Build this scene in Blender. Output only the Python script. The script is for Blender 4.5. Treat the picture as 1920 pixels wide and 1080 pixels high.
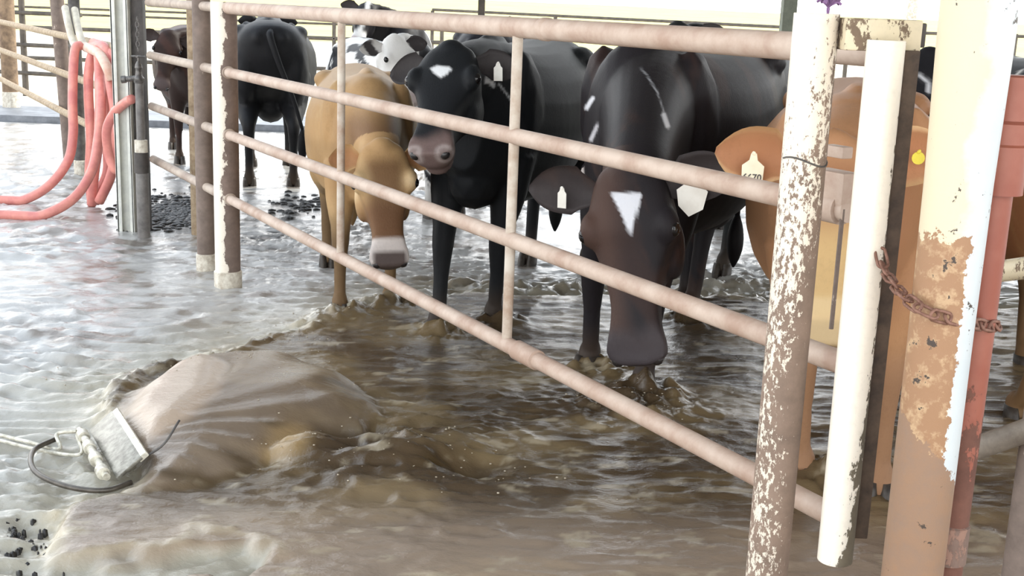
import bpy, bmesh, math, random
import numpy as np
from mathutils import Vector, Matrix, noise as mnoise

sc = bpy.context.scene
COL = sc.collection
for o in list(bpy.data.objects): bpy.data.objects.remove(o)

# ------------------------------------------------------------------ camera
FPX = 2295.0; CAMH = 1.55
PITCH = math.atan(529 / FPX); ROLL = math.atan(370 / 9960)
fw = Vector((0, math.cos(PITCH), -math.sin(PITCH)))
r0 = Vector((1, 0, 0)); u0 = Vector((0, math.sin(PITCH), math.cos(PITCH)))
rt = math.cos(ROLL) * r0 + math.sin(ROLL) * u0
up = -math.sin(ROLL) * r0 + math.cos(ROLL) * u0
cam_d = bpy.data.cameras.new('camera'); cam = bpy.data.objects.new('camera', cam_d); COL.objects.link(cam)
cam_d.sensor_width = 36; cam_d.lens = FPX / 1920 * 36; cam_d.clip_end = 2000; cam_d.clip_start = 0.05
cam.matrix_world = Matrix(((rt.x, up.x, -fw.x, 0), (rt.y, up.y, -fw.y, 0), (rt.z, up.z, -fw.z, CAMH), (0, 0, 0, 1)))
sc.camera = cam
CAMP = Vector((0, 0, CAMH))

def ray(x, y): return fw * FPX + rt * (x - 960) - up * (y - 540)
def aty(x, y, Y):
    d = ray(x, y); return CAMP + d * (Y / d.y)
def atz(x, y, z=0.0):
    d = ray(x, y); return CAMP + d * ((z - CAMH) / d.z)
def proj(p):
    q = Vector(p) - CAMP; k = FPX / q.dot(fw); return (960 + k * q.dot(rt), 540 - k * q.dot(up))

# ------------------------------------------------------------------ light
world = bpy.data.worlds.new('sky'); sc.world = world; world.use_nodes = True
wn = world.node_tree.nodes; wl = world.node_tree.links; wn.clear()
wo = wn.new('ShaderNodeOutputWorld'); wb = wn.new('ShaderNodeBackground')
tc = wn.new('ShaderNodeTexCoord'); sep = wn.new('ShaderNodeSeparateXYZ'); cr = wn.new('ShaderNodeValToRGB')
wl.new(tc.outputs['Generated'], sep.inputs[0]); wl.new(sep.outputs['Z'], cr.inputs[0])
cr.color_ramp.elements[0].position = 0.0; cr.color_ramp.elements[0].color = (1.0, 0.99, 0.97, 1)
cr.color_ramp.elements[1].position = 0.75; cr.color_ramp.elements[1].color = (0.40, 0.47, 0.56, 1)
_e = cr.color_ramp.elements.new(0.36); _e.color = (0.84, 0.88, 0.92, 1)
wl.new(cr.outputs[0], wb.inputs[0]); wl.new(wb.outputs[0], wo.inputs[0])
wb.inputs[1].default_value = 3.6
sun_d = bpy.data.lights.new('sun', 'SUN'); sun = bpy.data.objects.new('sun', sun_d); COL.objects.link(sun)
sun_d.energy = 5.0; sun_d.angle = math.radians(1.0); sun_d.color = (1.0, 0.95, 0.84)
sun.rotation_euler = Vector((0.85, 0.45, 0.80)).normalized().to_track_quat('Z', 'Y').to_euler()
sc.view_settings.view_transform = 'Standard'; sc.view_settings.look = 'None'
sc.view_settings.gamma = 1; sc.view_settings.use_curve_mapping = False
sc.view_settings.exposure = -0.06

rnd = random.Random(7)

# ------------------------------------------------------------------ materials
def lin(c):
    return tuple(((v / 255) / 12.92 if v / 255 <= 0.04045 else ((v / 255 + 0.055) / 1.055) ** 2.4) for v in c)

class NT:
    def __init__(s, name):
        s.m = bpy.data.materials.new(name); s.m.use_nodes = True
        s.t = s.m.node_tree; s.n = s.t.nodes; s.l = s.t.links; s.b = s.n['Principled BSDF']
        s.tc = s.n.new('ShaderNodeTexCoord')
    def noise(s, scale, detail=4, rough=0.55, coord='Object', vec=None, dist=0.0):
        n = s.n.new('ShaderNodeTexNoise'); n.inputs['Scale'].default_value = scale
        n.inputs['Detail'].default_value = detail; n.inputs['Roughness'].default_value = rough
        n.inputs['Distortion'].default_value = dist
        s.l.new(vec if vec else s.tc.outputs[coord], n.inputs['Vector']); return n.outputs['Fac']
    def mapping(s, scale, coord='Object'):
        m = s.n.new('ShaderNodeMapping'); m.inputs['Scale'].default_value = scale
        s.l.new(s.tc.outputs[coord], m.inputs[0]); return m.outputs[0]
    def ramp(s, fac, stops):
        r = s.n.new('ShaderNodeValToRGB'); e = r.color_ramp.elements
        while len(e) < len(stops): e.new(0.5)
        for i, (p, c) in enumerate(stops):
            e[i].position = p; e[i].color = (c[0], c[1], c[2], 1) if hasattr(c, '__len__') else (c, c, c, 1)
        s.l.new(fac, r.inputs[0]); return r.outputs[0]
    def mix(s, fac, a, b, mode='MIX'):
        x = s.n.new('ShaderNodeMix'); x.data_type = 'RGBA'; x.blend_type = mode
        for sock, v in ((x.inputs[0], fac), (x.inputs[6], a), (x.inputs[7], b)):
            if isinstance(v, (int, float)): sock.default_value = v
            elif isinstance(v, tuple): sock.default_value = (v[0], v[1], v[2], 1)
            else: s.l.new(v, sock)
        return x.outputs[2]
    def math(s, op, a, b=0.0):
        x = s.n.new('ShaderNodeMath'); x.operation = op
        for i, v in enumerate((a, b)):
            if isinstance(v, (int, float)): x.inputs[i].default_value = v
            else: s.l.new(v, x.inputs[i])
        return x.outputs[0]
    def sepxyz(s, coord='Object'):
        x = s.n.new('ShaderNodeSeparateXYZ'); s.l.new(s.tc.outputs[coord], x.inputs[0]); return x.outputs
    def attr(s, name):
        a = s.n.new('ShaderNodeAttribute'); a.attribute_name = name; return a
    def bump(s, h, strength=0.3, dist=0.01):
        b = s.n.new('ShaderNodeBump'); b.inputs['Strength'].default_value = strength; b.inputs['Distance'].default_value = dist
        s.l.new(h, b.inputs['Height']); s.l.new(b.outputs[0], s.b.inputs['Normal'])
    def base(s, c):
        if isinstance(c, tuple): s.b.inputs['Base Color'].default_value = (*c[:3], 1)
        else: s.l.new(c, s.b.inputs['Base Color'])
    def rough(s, r):
        if isinstance(r, (int, float)): s.b.inputs['Roughness'].default_value = r
        else: s.l.new(r, s.b.inputs['Roughness'])

def mat_simple(name, c1, c2=None, scale=20, rough=0.6, bump=0.2, metal=0.0):
    t = NT(name); c1 = lin(c1); c2 = lin(c2) if c2 else tuple(v * 0.6 for v in c1)
    f = t.noise(scale, 5, 0.65)
    t.base(t.ramp(f, [(0.35, c2), (0.62, c1)])); t.rough(rough); t.b.inputs['Metallic'].default_value = metal
    t.bump(f, bump, 0.004); return t.m

def mat_paint(name, paint, rust, cover=0.5, scale=28, side=None, side_amt=0.0, zlo=None, zhi=None, paint2=None, nz=1.0):
    """flaking paint over rust. side: object-space direction that keeps the paint colour, rust colour opposite; zlo..zhi: paint thins towards zlo"""
    t = NT(name); P = lin(paint); Rr = lin(rust); R2 = tuple(v * 0.62 for v in Rr)
    vec = t.mapping((1, 1, 0.55))
    n1 = t.noise(scale, 8, 0.72, vec=vec); n2 = t.noise(scale * 0.18, 3, 0.5, vec=vec)
    v = t.math('ADD', t.math('ADD', t.math('MULTIPLY', n1, nz), 0.5 - 0.5 * nz), t.math('MULTIPLY', n2, 0.6))
    thr = 0.8 + (0.5 - cover) * 0.5
    v = t.math('SUBTRACT', v, thr)
    xyz = t.sepxyz()
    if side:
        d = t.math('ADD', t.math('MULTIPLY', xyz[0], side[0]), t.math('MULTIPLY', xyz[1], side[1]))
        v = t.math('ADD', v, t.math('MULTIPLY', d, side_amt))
    if zlo is not None:
        z = t.n.new('ShaderNodeMapRange'); z.inputs[1].default_value = zlo; z.inputs[2].default_value = zhi
        z.inputs[3].default_value = -0.28; z.inputs[4].default_value = 0.12; t.l.new(xyz[2], z.inputs[0])
        v = t.math('ADD', v, z.outputs[0])
    m = t.ramp(t.math('ADD', v, 0.5), [(0.49, 0.0), (0.51, 1.0)])
    rustc = t.ramp(t.noise(9, 6, 0.7), [(0.35, R2), (0.65, Rr)])
    pc = P
    if paint2:
        pc = t.mix(t.ramp(t.noise(6, 4, 0.6), [(0.42, 0.0), (0.6, 1.0)]), P, lin(paint2))
    else:
        pc = t.ramp(t.noise(60, 5, 0.7), [(0.3, tuple(v * 0.92 for v in P)), (0.5, P)])
    t.base(t.mix(m, rustc, pc)); t.rough(t.mix(m, (0.85,) * 3, (0.45,) * 3))
    t.bump(t.math('ADD', m, t.math('MULTIPLY', n1, 0.5)), 0.45, 0.003)
    return t.m

# ------------------------------------------------------------------ mesh helpers
def new_mesh(name, V, Fc, mat=None, smooth=False, parent=None, loc=None, rot=None):
    me = bpy.data.meshes.new(name); me.from_pydata([tuple(v) for v in V], [], Fc); me.validate(); me.update()
    if smooth is True: me.polygons.foreach_set('use_smooth', [True] * len(me.polygons))
    o = bpy.data.objects.new(name, me); COL.objects.link(o)
    if mat: me.materials.append(mat)
    if parent: o.parent = parent
    if loc is not None: o.location = loc
    if rot is not None: o.rotation_euler = rot
    if smooth == 'auto':
        me.polygons.foreach_set('use_smooth', [True] * len(me.polygons))
        me.set_sharp_from_angle(angle=math.radians(38))
    return o

class MB:
    def __init__(s): s.V = []; s.F = []
    def add(s, V, F):
        k = len(s.V); s.V += [tuple(v) for v in V]; s.F += [tuple(i + k for i in f) for f in F]; return s
    def build(s, name, mat, parent=None, smooth='auto', loc=None):
        return new_mesh(name, s.V, s.F, mat, smooth, parent, loc)

def tube(pts, rad, seg=16, cap=True, inner=None):
    pts = [Vector(p) for p in pts]; n = len(pts)
    rads = rad if hasattr(rad, '__len__') else [rad] * n
    V = []; F = []
    prev = None
    for i, p in enumerate(pts):
        t = (pts[min(i + 1, n - 1)] - pts[max(i - 1, 0)])
        if t.length < 1e-9: t = Vector((0, 0, 1))
        t.normalize()
        if prev is None:
            a = Vector((0, 0, 1)) if abs(t.z) < 0.9 else Vector((1, 0, 0))
            u = (a - t * a.dot(t)).normalized()
        else:
            u = (prev - t * prev.dot(t)).normalized()
        prev = u; w = t.cross(u)
        for k in range(seg):
            a = 2 * math.pi * k / seg; V.append(p + (u * math.cos(a) + w * math.sin(a)) * rads[i])
    for i in range(n - 1):
        for k in range(seg):
            a = i * seg + k; b = i * seg + (k + 1) % seg; F.append((a, b, b + seg, a + seg))
    if cap:
        F.append(tuple(range(seg))[::-1]); F.append(tuple((n - 1) * seg + k for k in range(seg)))
    return V, F

def pipe(a, b, r, seg=18, wall=None):
    """straight pipe; wall: open (hollow) ends of that thickness, with tiny rolled edge"""
    a = Vector(a); b = Vector(b); d = (b - a).normalized()
    if wall:
        pts = [a + d * 0.02, a, a + d * 0.0005, b - d * 0.0005, b, b - d * 0.02]
        # outer + inner loops built by hand
        L = (b - a).length
        prof = [(0.03, r - wall), (0, r - wall), (0, r - 0.001), (0.001, r), (L - 0.001, r), (L, r - 0.001), (L, r - wall), (L - 0.03, r - wall)]
        return lathe_axis(a, d, prof, seg)
    return tube([a, b], r, seg)

def lathe_axis(a, d, prof, seg=20):
    a = Vector(a); d = Vector(d).normalized()
    h = Vector((0, 0, 1)) if abs(d.z) < 0.9 else Vector((1, 0, 0))
    u = (h - d * h.dot(d)).normalized(); w = d.cross(u); V = []; F = []
    for (x, r) in prof:
        for k in range(seg):
            t = 2 * math.pi * k / seg; V.append(a + d * x + (u * math.cos(t) + w * math.sin(t)) * r)
    for i in range(len(prof) - 1):
        for k in range(seg):
            p = i * seg + k; q = i * seg + (k + 1) % seg; F.append((p, q, q + seg, p + seg))
    F.append(tuple(range(seg))[::-1]); F.append(tuple((len(prof) - 1) * seg + k for k in range(seg)))
    return V, F

def box(c, s, R=None, bev=0.0):
    bm = bmesh.new(); bmesh.ops.create_cube(bm, size=1)
    for v in bm.verts: v.co = Vector((v.co.x * s[0], v.co.y * s[1], v.co.z * s[2]))
    if bev > 0: bmesh.ops.bevel(bm, geom=bm.edges[:], offset=bev, segments=2, affect='EDGES', profile=0.6)
    M = Matrix.Translation(Vector(c)) @ (R.to_4x4() if R else Matrix())
    V = [M @ v.co for v in bm.verts]; bm.verts.index_update(); F = [tuple(v.index for v in f.verts) for f in bm.faces]
    bm.free(); return V, F

def catmull(pts, n=8):
    P = [Vector(p) for p in pts]; P = [P[0] * 2 - P[1]] + P + [P[-1] * 2 - P[-2]]; out = []
    for i in range(1, len(P) - 2):
        for k in range(n):
            t = k / n; a, b, c, d = P[i - 1], P[i], P[i + 1], P[i + 2]
            out.append(0.5 * ((2 * b) + (c - a) * t + (2 * a - 5 * b + 4 * c - d) * t * t + (-a + 3 * b - 3 * c + d) * t ** 3))
    out.append(P[-2]); return out

def empty(name, loc, rz=0.0, label=None, cat=None, group=None):
    o = bpy.data.objects.new(name, None); COL.objects.link(o); o.location = loc; o.rotation_euler = (0, 0, rz)
    o.empty_display_size = 0.2
    if label: o['label'] = label; o['category'] = cat
    if group: o['group'] = group
    return o
def tag(o, label=None, cat=None, group=None, kind=None):
    if label: o['label'] = label
    if cat: o['category'] = cat
    if group: o['group'] = group
    if kind: o['kind'] = kind
    return o

# numpy value noise --------------------------------------------------
def vnoise(x, y, seed=0):
    rs = np.random.RandomState(seed); T = rs.rand(256, 256).astype(np.float64)
    xi = np.floor(x).astype(int); yi = np.floor(y).astype(int); fx = x - xi; fy = y - yi
    fx = fx * fx * fx * (fx * (fx * 6 - 15) + 10); fy = fy * fy * fy * (fy * (fy * 6 - 15) + 10)
    a = T[xi % 256, yi % 256]; b = T[(xi + 1) % 256, yi % 256]; c = T[xi % 256, (yi + 1) % 256]; d = T[(xi + 1) % 256, (yi + 1) % 256]
    return (a * (1 - fx) + b * fx) * (1 - fy) + (c * (1 - fx) + d * fx) * fy - 0.5
def fbm(x, y, oct=4, seed=0, gain=0.5, lac=2.03):
    s = 0; a = 1
    for i in range(oct): s = s + a * vnoise(x + 13.7 * i, y + 7.1 * i, seed + i); x = x * lac; y = y * lac; a *= gain
    return s
def poly_sd(X, Y, poly):
    """signed distance, + inside"""
    d = np.full(X.shape, 1e9); ins = np.zeros(X.shape, bool); n = len(poly)
    for i in range(n):
        ax, ay = poly[i][:2]; bx, by = poly[(i + 1) % n][:2]; ex, ey = bx - ax, by - ay
        t = np.clip(((X - ax) * ex + (Y - ay) * ey) / (ex * ex + ey * ey + 1e-12), 0, 1)
        d = np.minimum(d, np.hypot(X - ax - t * ex, Y - ay - t * ey))
        c = ((ay > Y) != (by > Y)) & (X < (bx - ax) * (Y - ay) / ((by - ay) if abs(by - ay) > 1e-12 else 1e-12) + ax)
        ins ^= c
    return np.where(ins, d, -d)
def line_d(X, Y, pl):
    d = np.full(X.shape, 1e9)
    for i in range(len(pl) - 1):
        ax, ay = pl[i][:2]; bx, by = pl[i + 1][:2]; ex, ey = bx - ax, by - ay
        t = np.clip(((X - ax) * ex + (Y - ay) * ey) / (ex * ex + ey * ey + 1e-12), 0, 1)
        d = np.minimum(d, np.hypot(X - ax - t * ex, Y - ay - t * ey))
    return d
def sstep(a, b, x):
    t = np.clip((x - a) / (b - a), 0, 1); return t * t * (3 - 2 * t)

# ================================================================== SETTING
def plane_box(name, x0, x1, y0, y1, z0, z1, mat):
    V, F = box(((x0 + x1) / 2, (y0 + y1) / 2, (z0 + z1) / 2), (x1 - x0, y1 - y0, z1 - z0))
    return new_mesh(name, V, F, mat)

t = NT('wet_concrete'); f = t.noise(3, 6, 0.6); t.base(t.ramp(f, [(0.3, lin((150, 150, 148))), (0.7, lin((190, 190, 190)))])); t.rough(0.3)
M_conc = t.m
fl = plane_box('floor', -14, 12, -3, 16.0, -0.3, -0.06, M_conc); fl['kind'] = 'structure'
t = NT('curb_concrete'); f = t.noise(6, 6, 0.6); t.base(t.ramp(f, [(0.3, lin((95, 98, 104))), (0.7, lin((140, 144, 150)))])); t.rough(0.5)
M_curb = t.m
cb = plane_box('trim_1', -30, 30, 14.75, 16.0, -0.2, 0.05, M_curb); cb['kind'] = 'structure'
t = NT('dry_yard_dirt'); f = t.noise(0.6, 6, 0.6); t.base(t.ramp(f, [(0.3, lin((205, 195, 170))), (0.7, lin((228, 220, 200)))])); t.rough(0.95)
M_dirt = t.m
yd = plane_box('yard_ground', -60, 60, 16.0, 45, -0.3, 0.02, M_dirt); yd['kind'] = 'structure'
# rolling pasture beyond
xs = np.linspace(-260, 260, 90); ys = np.concatenate([np.linspace(45, 120, 30), np.linspace(125, 420, 30)])
X, Y = np.meshgrid(xs, ys); Z = 0.0 + 2.4 * sstep(45, 400, Y) * (1.15 - X / 260 * 0.9) + 0.35 * fbm(X / 30, Y / 30, 3, 5) * sstep(45, 80, Y)
V = np.stack([X, Y, Z], -1).reshape(-1, 3); W = len(xs)
F = [(j * W + i, j * W + i + 1, (j + 1) * W + i + 1, (j + 1) * W + i) for j in range(len(ys) - 1) for i in range(W - 1)]
t = NT('dry_grass'); f = t.noise(0.15, 8, 0.7); g = t.noise(3.0, 4, 0.7)
yy = t.sepxyz()[1]
c = t.ramp(t.math('ADD', t.math('MULTIPLY', f, 0.6), t.math('MULTIPLY', g, 0.4)), [(0.35, lin((190, 172, 104))), (0.5, lin((214, 204, 122))), (0.68, lin((222, 216, 138)))])
t.base(c); t.rough(0.95)
fd = new_mesh('pasture', V, F, t.m, True); fd['kind'] = 'structure'

# roof over the pens
def rib_sheet(x0, x1, y0, y1, z0, z1):
    xs = np.arange(x0, x1 + 0.01, 0.1); V = []; F = []
    for j, (y, z) in enumerate(((y0, z0), (y1, z1))):
        for i, x in enumerate(xs): V.append((x, y, z + (0.03 if i % 2 else 0)))
    n = len(xs)
    for i in range(n - 1): F.append((i, i + 1, n + i + 1, n + i))
    k = len(V); V += [(a, b, c + 0.04) for a, b, c in V]
    F += [tuple(k + q for q in f[::-1]) for f in list(F)]
    F += [(0, k, k + n, n), (n - 1, 2 * n - 1, k + 2 * n - 1, k + n - 1)]
    return V, F
M_roof = mat_simple('galvanised_roof', (150, 150, 150), (110, 108, 104), 4, 0.5, 0.05)
V, F = rib_sheet(-2.4, 13, 0.2, 12.2, 3.5, 4.3)
rf = new_mesh('ceiling', V, F, M_roof); rf['kind'] = 'structure'

# ================================================================== WATER
def axis(segs):
    out = [segs[0][0]]
    for a, b, st in segs:
        n = max(1, int(round((b - a) / st))); out += list(np.linspace(a, b, n + 1)[1:])
    return np.array(out)
xs = axis([(-13, -5, 0.12), (-5, -2.4, 0.04), (-2.4, -1.7, 0.02), (-1.7, 1.6, 0.0125), (1.6, 2.8, 0.025), (2.8, 11.9, 0.15)])
ys = axis([(-2.5, 2.0, 0.15), (2.0, 2.9, 0.05), (2.9, 5.2, 0.0125), (5.2, 7.5, 0.02), (7.5, 10.5, 0.04), (10.5, 14.74, 0.08)])
X, Y = np.meshgrid(xs, ys)
G = lambda *p: [tuple(atz(a, b)[:2]) for a, b in p]
flood = G((205, 825), (195, 745), (240, 722), (330, 700), (430, 668), (520, 640), (600, 610), (700, 585), (820, 560))
flood += [(1.2, 6.6), (4, 6.5), (11, 5), (11, -2.4), (-0.3, -2.4)]
flood += [tuple(atz(a, b)[:2]) for a, b in ((330, 1120), (300, 1060), (110, 1060), (95, 1010), (170, 950), (240, 930))]
wx = X + 0.10 * fbm(X * 5, Y * 5, 3, 20); wy = Y + 0.10 * fbm(X * 5, Y * 5, 3, 30)
sd = poly_sd(wx, wy, flood)
tongue = G((195, 835), (240, 765), (320, 712), (430, 680), (560, 690), (660, 730), (720, 790), (690, 830), (600, 830), (520, 880), (470, 905), (380, 935), (250, 945), (262, 905))
wx2 = X + 0.03 * fbm(X * 9, Y * 9, 2, 40); wy2 = Y + 0.03 * fbm(X * 9, Y * 9, 2, 50)
st = poly_sd(wx2, wy2, tongue)
lens = G((215, 830), (250, 770), (320, 720), (400, 705), (440, 740), (425, 800), (370, 850), (310, 875), (262, 895))
sl = poly_sd(X, Y, lens)
puddle = G((305, 1100), (310, 1050), (350, 1035), (430, 1035), (475, 1060), (490, 1110))
sp = poly_sd(wx, wy, puddle)
flood_m = sstep(-0.03, 0.05, sd) * (1 - sstep(-0.02, 0.02, sp))
tong_m = sstep(0.0, 0.04, st)
far = sstep(5.3, 7.6, Y + 0.0 * X)
# calm / clear sheet ripples (elongated across the view)
rip = 0.012 * fbm(X * 6, Y * 11, 3, 60) + 0.009 * fbm(X * 14, Y * 26, 3, 70)
rip = rip * (1.6 + 2.4 * np.exp(-(((X + 1.2) / 0.9) ** 2 + ((Y - 7.6) / 1.2) ** 2)) + 1.4 * np.exp(-(((X - .6) / 1.6) ** 2 + ((Y - 7.0) / 1.0) ** 2)))
warp = 0.35 * fbm(X * 1.3, Y * 1.3, 2, 80)
flowing = np.exp(-((sd + 0.45) / 0.5) ** 2)
rip_flow = 0.010 * np.sin((Y * 1.0 - X * 0.35 + warp) * 46) * (0.4 + vnoise(X * 3, Y * 3, 90) + 0.5) + 0.012 * fbm(X * 5, Y * 16, 3, 95)
h_clear = rip * (0.35 + 1.2 * sstep(-0.2, 0.3, fbm(X * 0.8, Y * 0.8, 2, 99) + 0.1)) + rip_flow * flowing
ridg = lambda a: 1 - np.abs(a) * 2
turb = 0.022 * fbm(X * 2.6, Y * 6.5, 3, 110) + 0.012 * ridg(fbm(X * 5 + warp * 4, Y * 15, 2, 120)) + 0.008 * fbm(X * 18, Y * 34, 3, 130)
near_splash = np.exp(-(((X + 0.45) / 0.45) ** 2 + ((Y - 4.05) / 0.45) ** 2))
turb = turb * (0.55 + 1.6 * near_splash)
swirl = np.exp(-(((X + 0.30) / 0.22) ** 2 + ((Y - 4.0) / 0.15) ** 2)) * 0.075 + np.exp(-(((X + 0.70) / 0.12) ** 2 + ((Y - 3.95) / 0.10) ** 2)) * 0.06 - np.exp(-(((X + 0.87) / 0.10) ** 2 + ((Y - 3.86) / 0.06) ** 2)) * 0.09 - np.exp(-(((X + 0.55) / 0.16) ** 2 + ((Y - 4.2) / 0.07) ** 2)) * 0.06
swirl -= np.exp(-(((X + 0.12) / 0.12) ** 2 + ((Y - 3.88) / 0.07) ** 2)) * 0.06
crest = G((205, 790), (200, 745), (250, 720), (330, 698), (430, 665), (520, 636), (600, 606), (700, 580))
dc = line_d(wx, wy, crest)
cr_h = (0.03 + 0.035 * fbm(X * 20, Y * 20, 4, 140)) * np.exp(-(dc / 0.08) ** 2)
lip = G((95, 1030), (110, 975), (180, 945), (240, 935))
dl = line_d(wx, wy, lip + []); lp_h = (0.010 + 0.014 * fbm(X * 20, Y * 20, 2, 150)) * np.exp(-(dl / 0.04) ** 2)
lip2 = G((110, 1055), (300, 1040), (345, 1010), (420, 1015), (500, 1060))
lp_h = lp_h + (0.008 + 0.012 * fbm(X * 20, Y * 20, 2, 155)) * np.exp(-(line_d(wx, wy, lip2) / 0.04) ** 2)
dome = 0.10 * (1 - np.exp(-np.clip(st, 0, 9) / 0.10)) + 0.035 * sstep(0, 0.12, sl)
radial = np.arctan2(Y - 3.85, X + 1.32)
streak = 0.006 * np.sin(radial * 22 + 2 * fbm(X * 2, Y * 2, 2, 160)) * sstep(0.0, 0.1, st) * (1 - sstep(-0.02, 0.06, sl))
Zw = 0.0 + h_clear * (1 - flood_m) + flood_m * (0.03 + (turb + swirl) * (1 - 0.93 * tong_m) + dome + streak) + cr_h + lp_h
# wakes around the legs
wake_pts = [(-.86, 5.98), (-.63, 6.19), (-.35, 5.66), (-.10, 5.88), (.36, 5.12), (.55, 4.8), (1.04, 3.96), (1.3, 3.98), (.9, 6.03)]
for (a, b) in wake_pts:
    q = ((X - a - 0.02) / 0.13) ** 2 + ((Y - b + 0.05) / 0.13) ** 2
    Zw += 0.05 * np.exp(-q) * (1 + 1.6 * fbm(X * 18, Y * 18, 2, 170))
q = ((X - 0.48) / 0.28) ** 2 + ((Y - 4.55) / 0.22) ** 2
Zw += 0.035 * np.exp(-q) * (0.6 + 2.2 * np.abs(fbm(X * 9, Y * 9, 3, 171)))
Zw = np.clip(Zw, -0.045, 0.4)
edge = sstep(14.2, 14.7, Y); Zw = Zw * (1 - edge) - 0.03 * edge
# tint: mud, foam and floor tones, plus painted reflections and shaded hollows
mudn = fbm(X * 2.4, Y * 4.2, 4, 180)
c_clear = np.array(lin((206, 207, 206))); c_mid = np.array(lin((164, 156, 134))); c_mud = np.array(lin((116, 99, 72))); c_dark = np.array(lin((76, 62, 45))); c_pale = np.array(lin((190, 170, 150))); c_foam = np.array(lin((205, 192, 165)))
cc = np.zeros(X.shape + (3,)) + c_clear
w = (sstep(4.2, 5.6, Y) * 0.85)[..., None]; cc = cc * (1 - w) + np.array(lin((178, 176, 172))) * w
w = (sstep(0.08, 0.30, fbm(X * 6, Y * 9, 4, 310)) * sstep(4.6, 5.4, Y) * 0.7)[..., None]; cc = cc * (1 - w) + np.array(lin((112, 96, 80))) * w
w = (np.exp(-(((X + 1.75) / 0.75) ** 2 + ((Y - 8.2) / 1.1) ** 2)) * sstep(-0.15, 0.15, fbm(X * 8, Y * 12, 3, 320)) * 0.9)[..., None]; cc = cc * (1 - w) + np.array(lin((52, 50, 48))) * w  # dark reflections of things behind, painted into the water colour
w = (sstep(-0.8, -0.02, sd) * 0.8)[..., None]; cc = cc * (1 - w) + c_mid * w
back = (sstep(6.2, 7.4, Y) * sstep(-1.2, 0.5, X))[..., None]
w = flood_m[..., None]; mm = sstep(-0.28, 0.28, mudn)[..., None]; mudc = c_dark * (1 - mm) + c_mud * mm
lowf = (sstep(3.75, 3.2, Y) * 0.55)[..., None]; mudc = mudc * (1 - lowf) + c_pale * 0.85 * lowf
cc = cc * (1 - w) + mudc * w
w = (tong_m * (0.45 + 0.55 * sstep(0.0, 0.06, sl)) * (0.35 + 0.65 * sstep(-0.55, -1.0, X)))[..., None]; cc = cc * (1 - w) + (c_pale * (0.72 + 0.28 * sstep(-0.02, 0.05, sl))[..., None]) * w  # smooth tongue painted paler for the light it reflects
w = (np.exp(-(line_d(wx, wy, lip) / 0.05) ** 2) * 0.7 + np.exp(-(line_d(wx, wy, lip2) / 0.02) ** 2) * 0.4 + 0.5 * np.exp(-((dc - 0.04) / 0.05) ** 2) * sstep(-0.1, 0.3, fbm(X * 14, Y * 14, 3, 190)))[..., None]
w = np.clip(w, 0, 1); cc = cc * (1 - w) + c_foam * w
gc = np.exp(-(((wx2 + 0.74) / 0.07) ** 2 + ((wy2 - 3.98) / 0.14) ** 2))[..., None] * 0.7; cc = cc * (1 - gc) + np.array(lin((196, 164, 112))) * gc
for (ax_, ay_, sx_, sy_) in ((-0.87, 3.78, 0.08, 0.035), (-0.83, 4.05, 0.05, 0.03), (-0.24, 3.84, 0.06, 0.05), (-1.0, 3.63, 0.16, 0.025), (-0.66, 4.55, 0.12, 0.035)):
    gd = np.exp(-(((wx2 - ax_) / sx_) ** 2 + ((wy2 - ay_) / sy_) ** 2))[..., None] * 0.8; cc = cc * (1 - gd) + np.array(lin((70, 56, 34))) * gd  # dark blobs paint shade into the hollows and undercut
fo = (flood_m * (1 - tong_m) * sstep(0.30, 0.5, fbm(X * 9, Y * 16, 4, 200)) * 0.5)[..., None]; cc = cc * (1 - fo) + c_foam * 0.8 * fo
V = np.stack([X, Y, Zw], -1).reshape(-1, 3); Wd = len(xs); Hd = len(ys)
idx = np.arange(Wd * Hd).reshape(Hd, Wd)
Fq = np.stack([idx[:-1, :-1], idx[:-1, 1:], idx[1:, 1:], idx[1:, :-1]], -1).reshape(-1, 4)
me = bpy.data.meshes.new('flood_water'); me.vertices.add(len(V)); me.vertices.foreach_set('co', V.ravel())
me.loops.add(Fq.size); me.loops.foreach_set('vertex_index', Fq.ravel()); me.polygons.add(len(Fq))
me.polygons.foreach_set('loop_start', np.arange(0, Fq.size, 4)); me.update(calc_edges=True)
me.polygons.foreach_set('use_smooth', np.ones(len(Fq), bool))
at = me.color_attributes.new('silt_and_reflection', 'FLOAT_COLOR', 'POINT')
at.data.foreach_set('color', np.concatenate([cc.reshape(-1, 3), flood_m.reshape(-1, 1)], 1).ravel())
t = NT('silty_water'); a = t.attr('silt_and_reflection')
vecs = t.mapping((1, 1.7, 1)); fine = t.noise(28, 5, 0.6, vec=vecs); fine2 = t.noise(90, 3, 0.6, vec=vecs)
t.base(a.outputs['Color'])
t.b.inputs['IOR'].default_value = 1.5
t.rough(t.ramp(a.outputs['Alpha'], [(0.0, 0.05), (1.0, 0.24)]))
t.bump(t.math('ADD', fine, t.math('MULTIPLY', fine2, 0.4)), 0.30, 0.012)
me.materials.append(t.m)
wat = bpy.data.objects.new('flood_water', me); COL.objects.link(wat)
tag(wat, 'brown silty flush water surging over the wet concrete floor, clearer and glaring on the left', 'water', kind='stuff')

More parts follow.
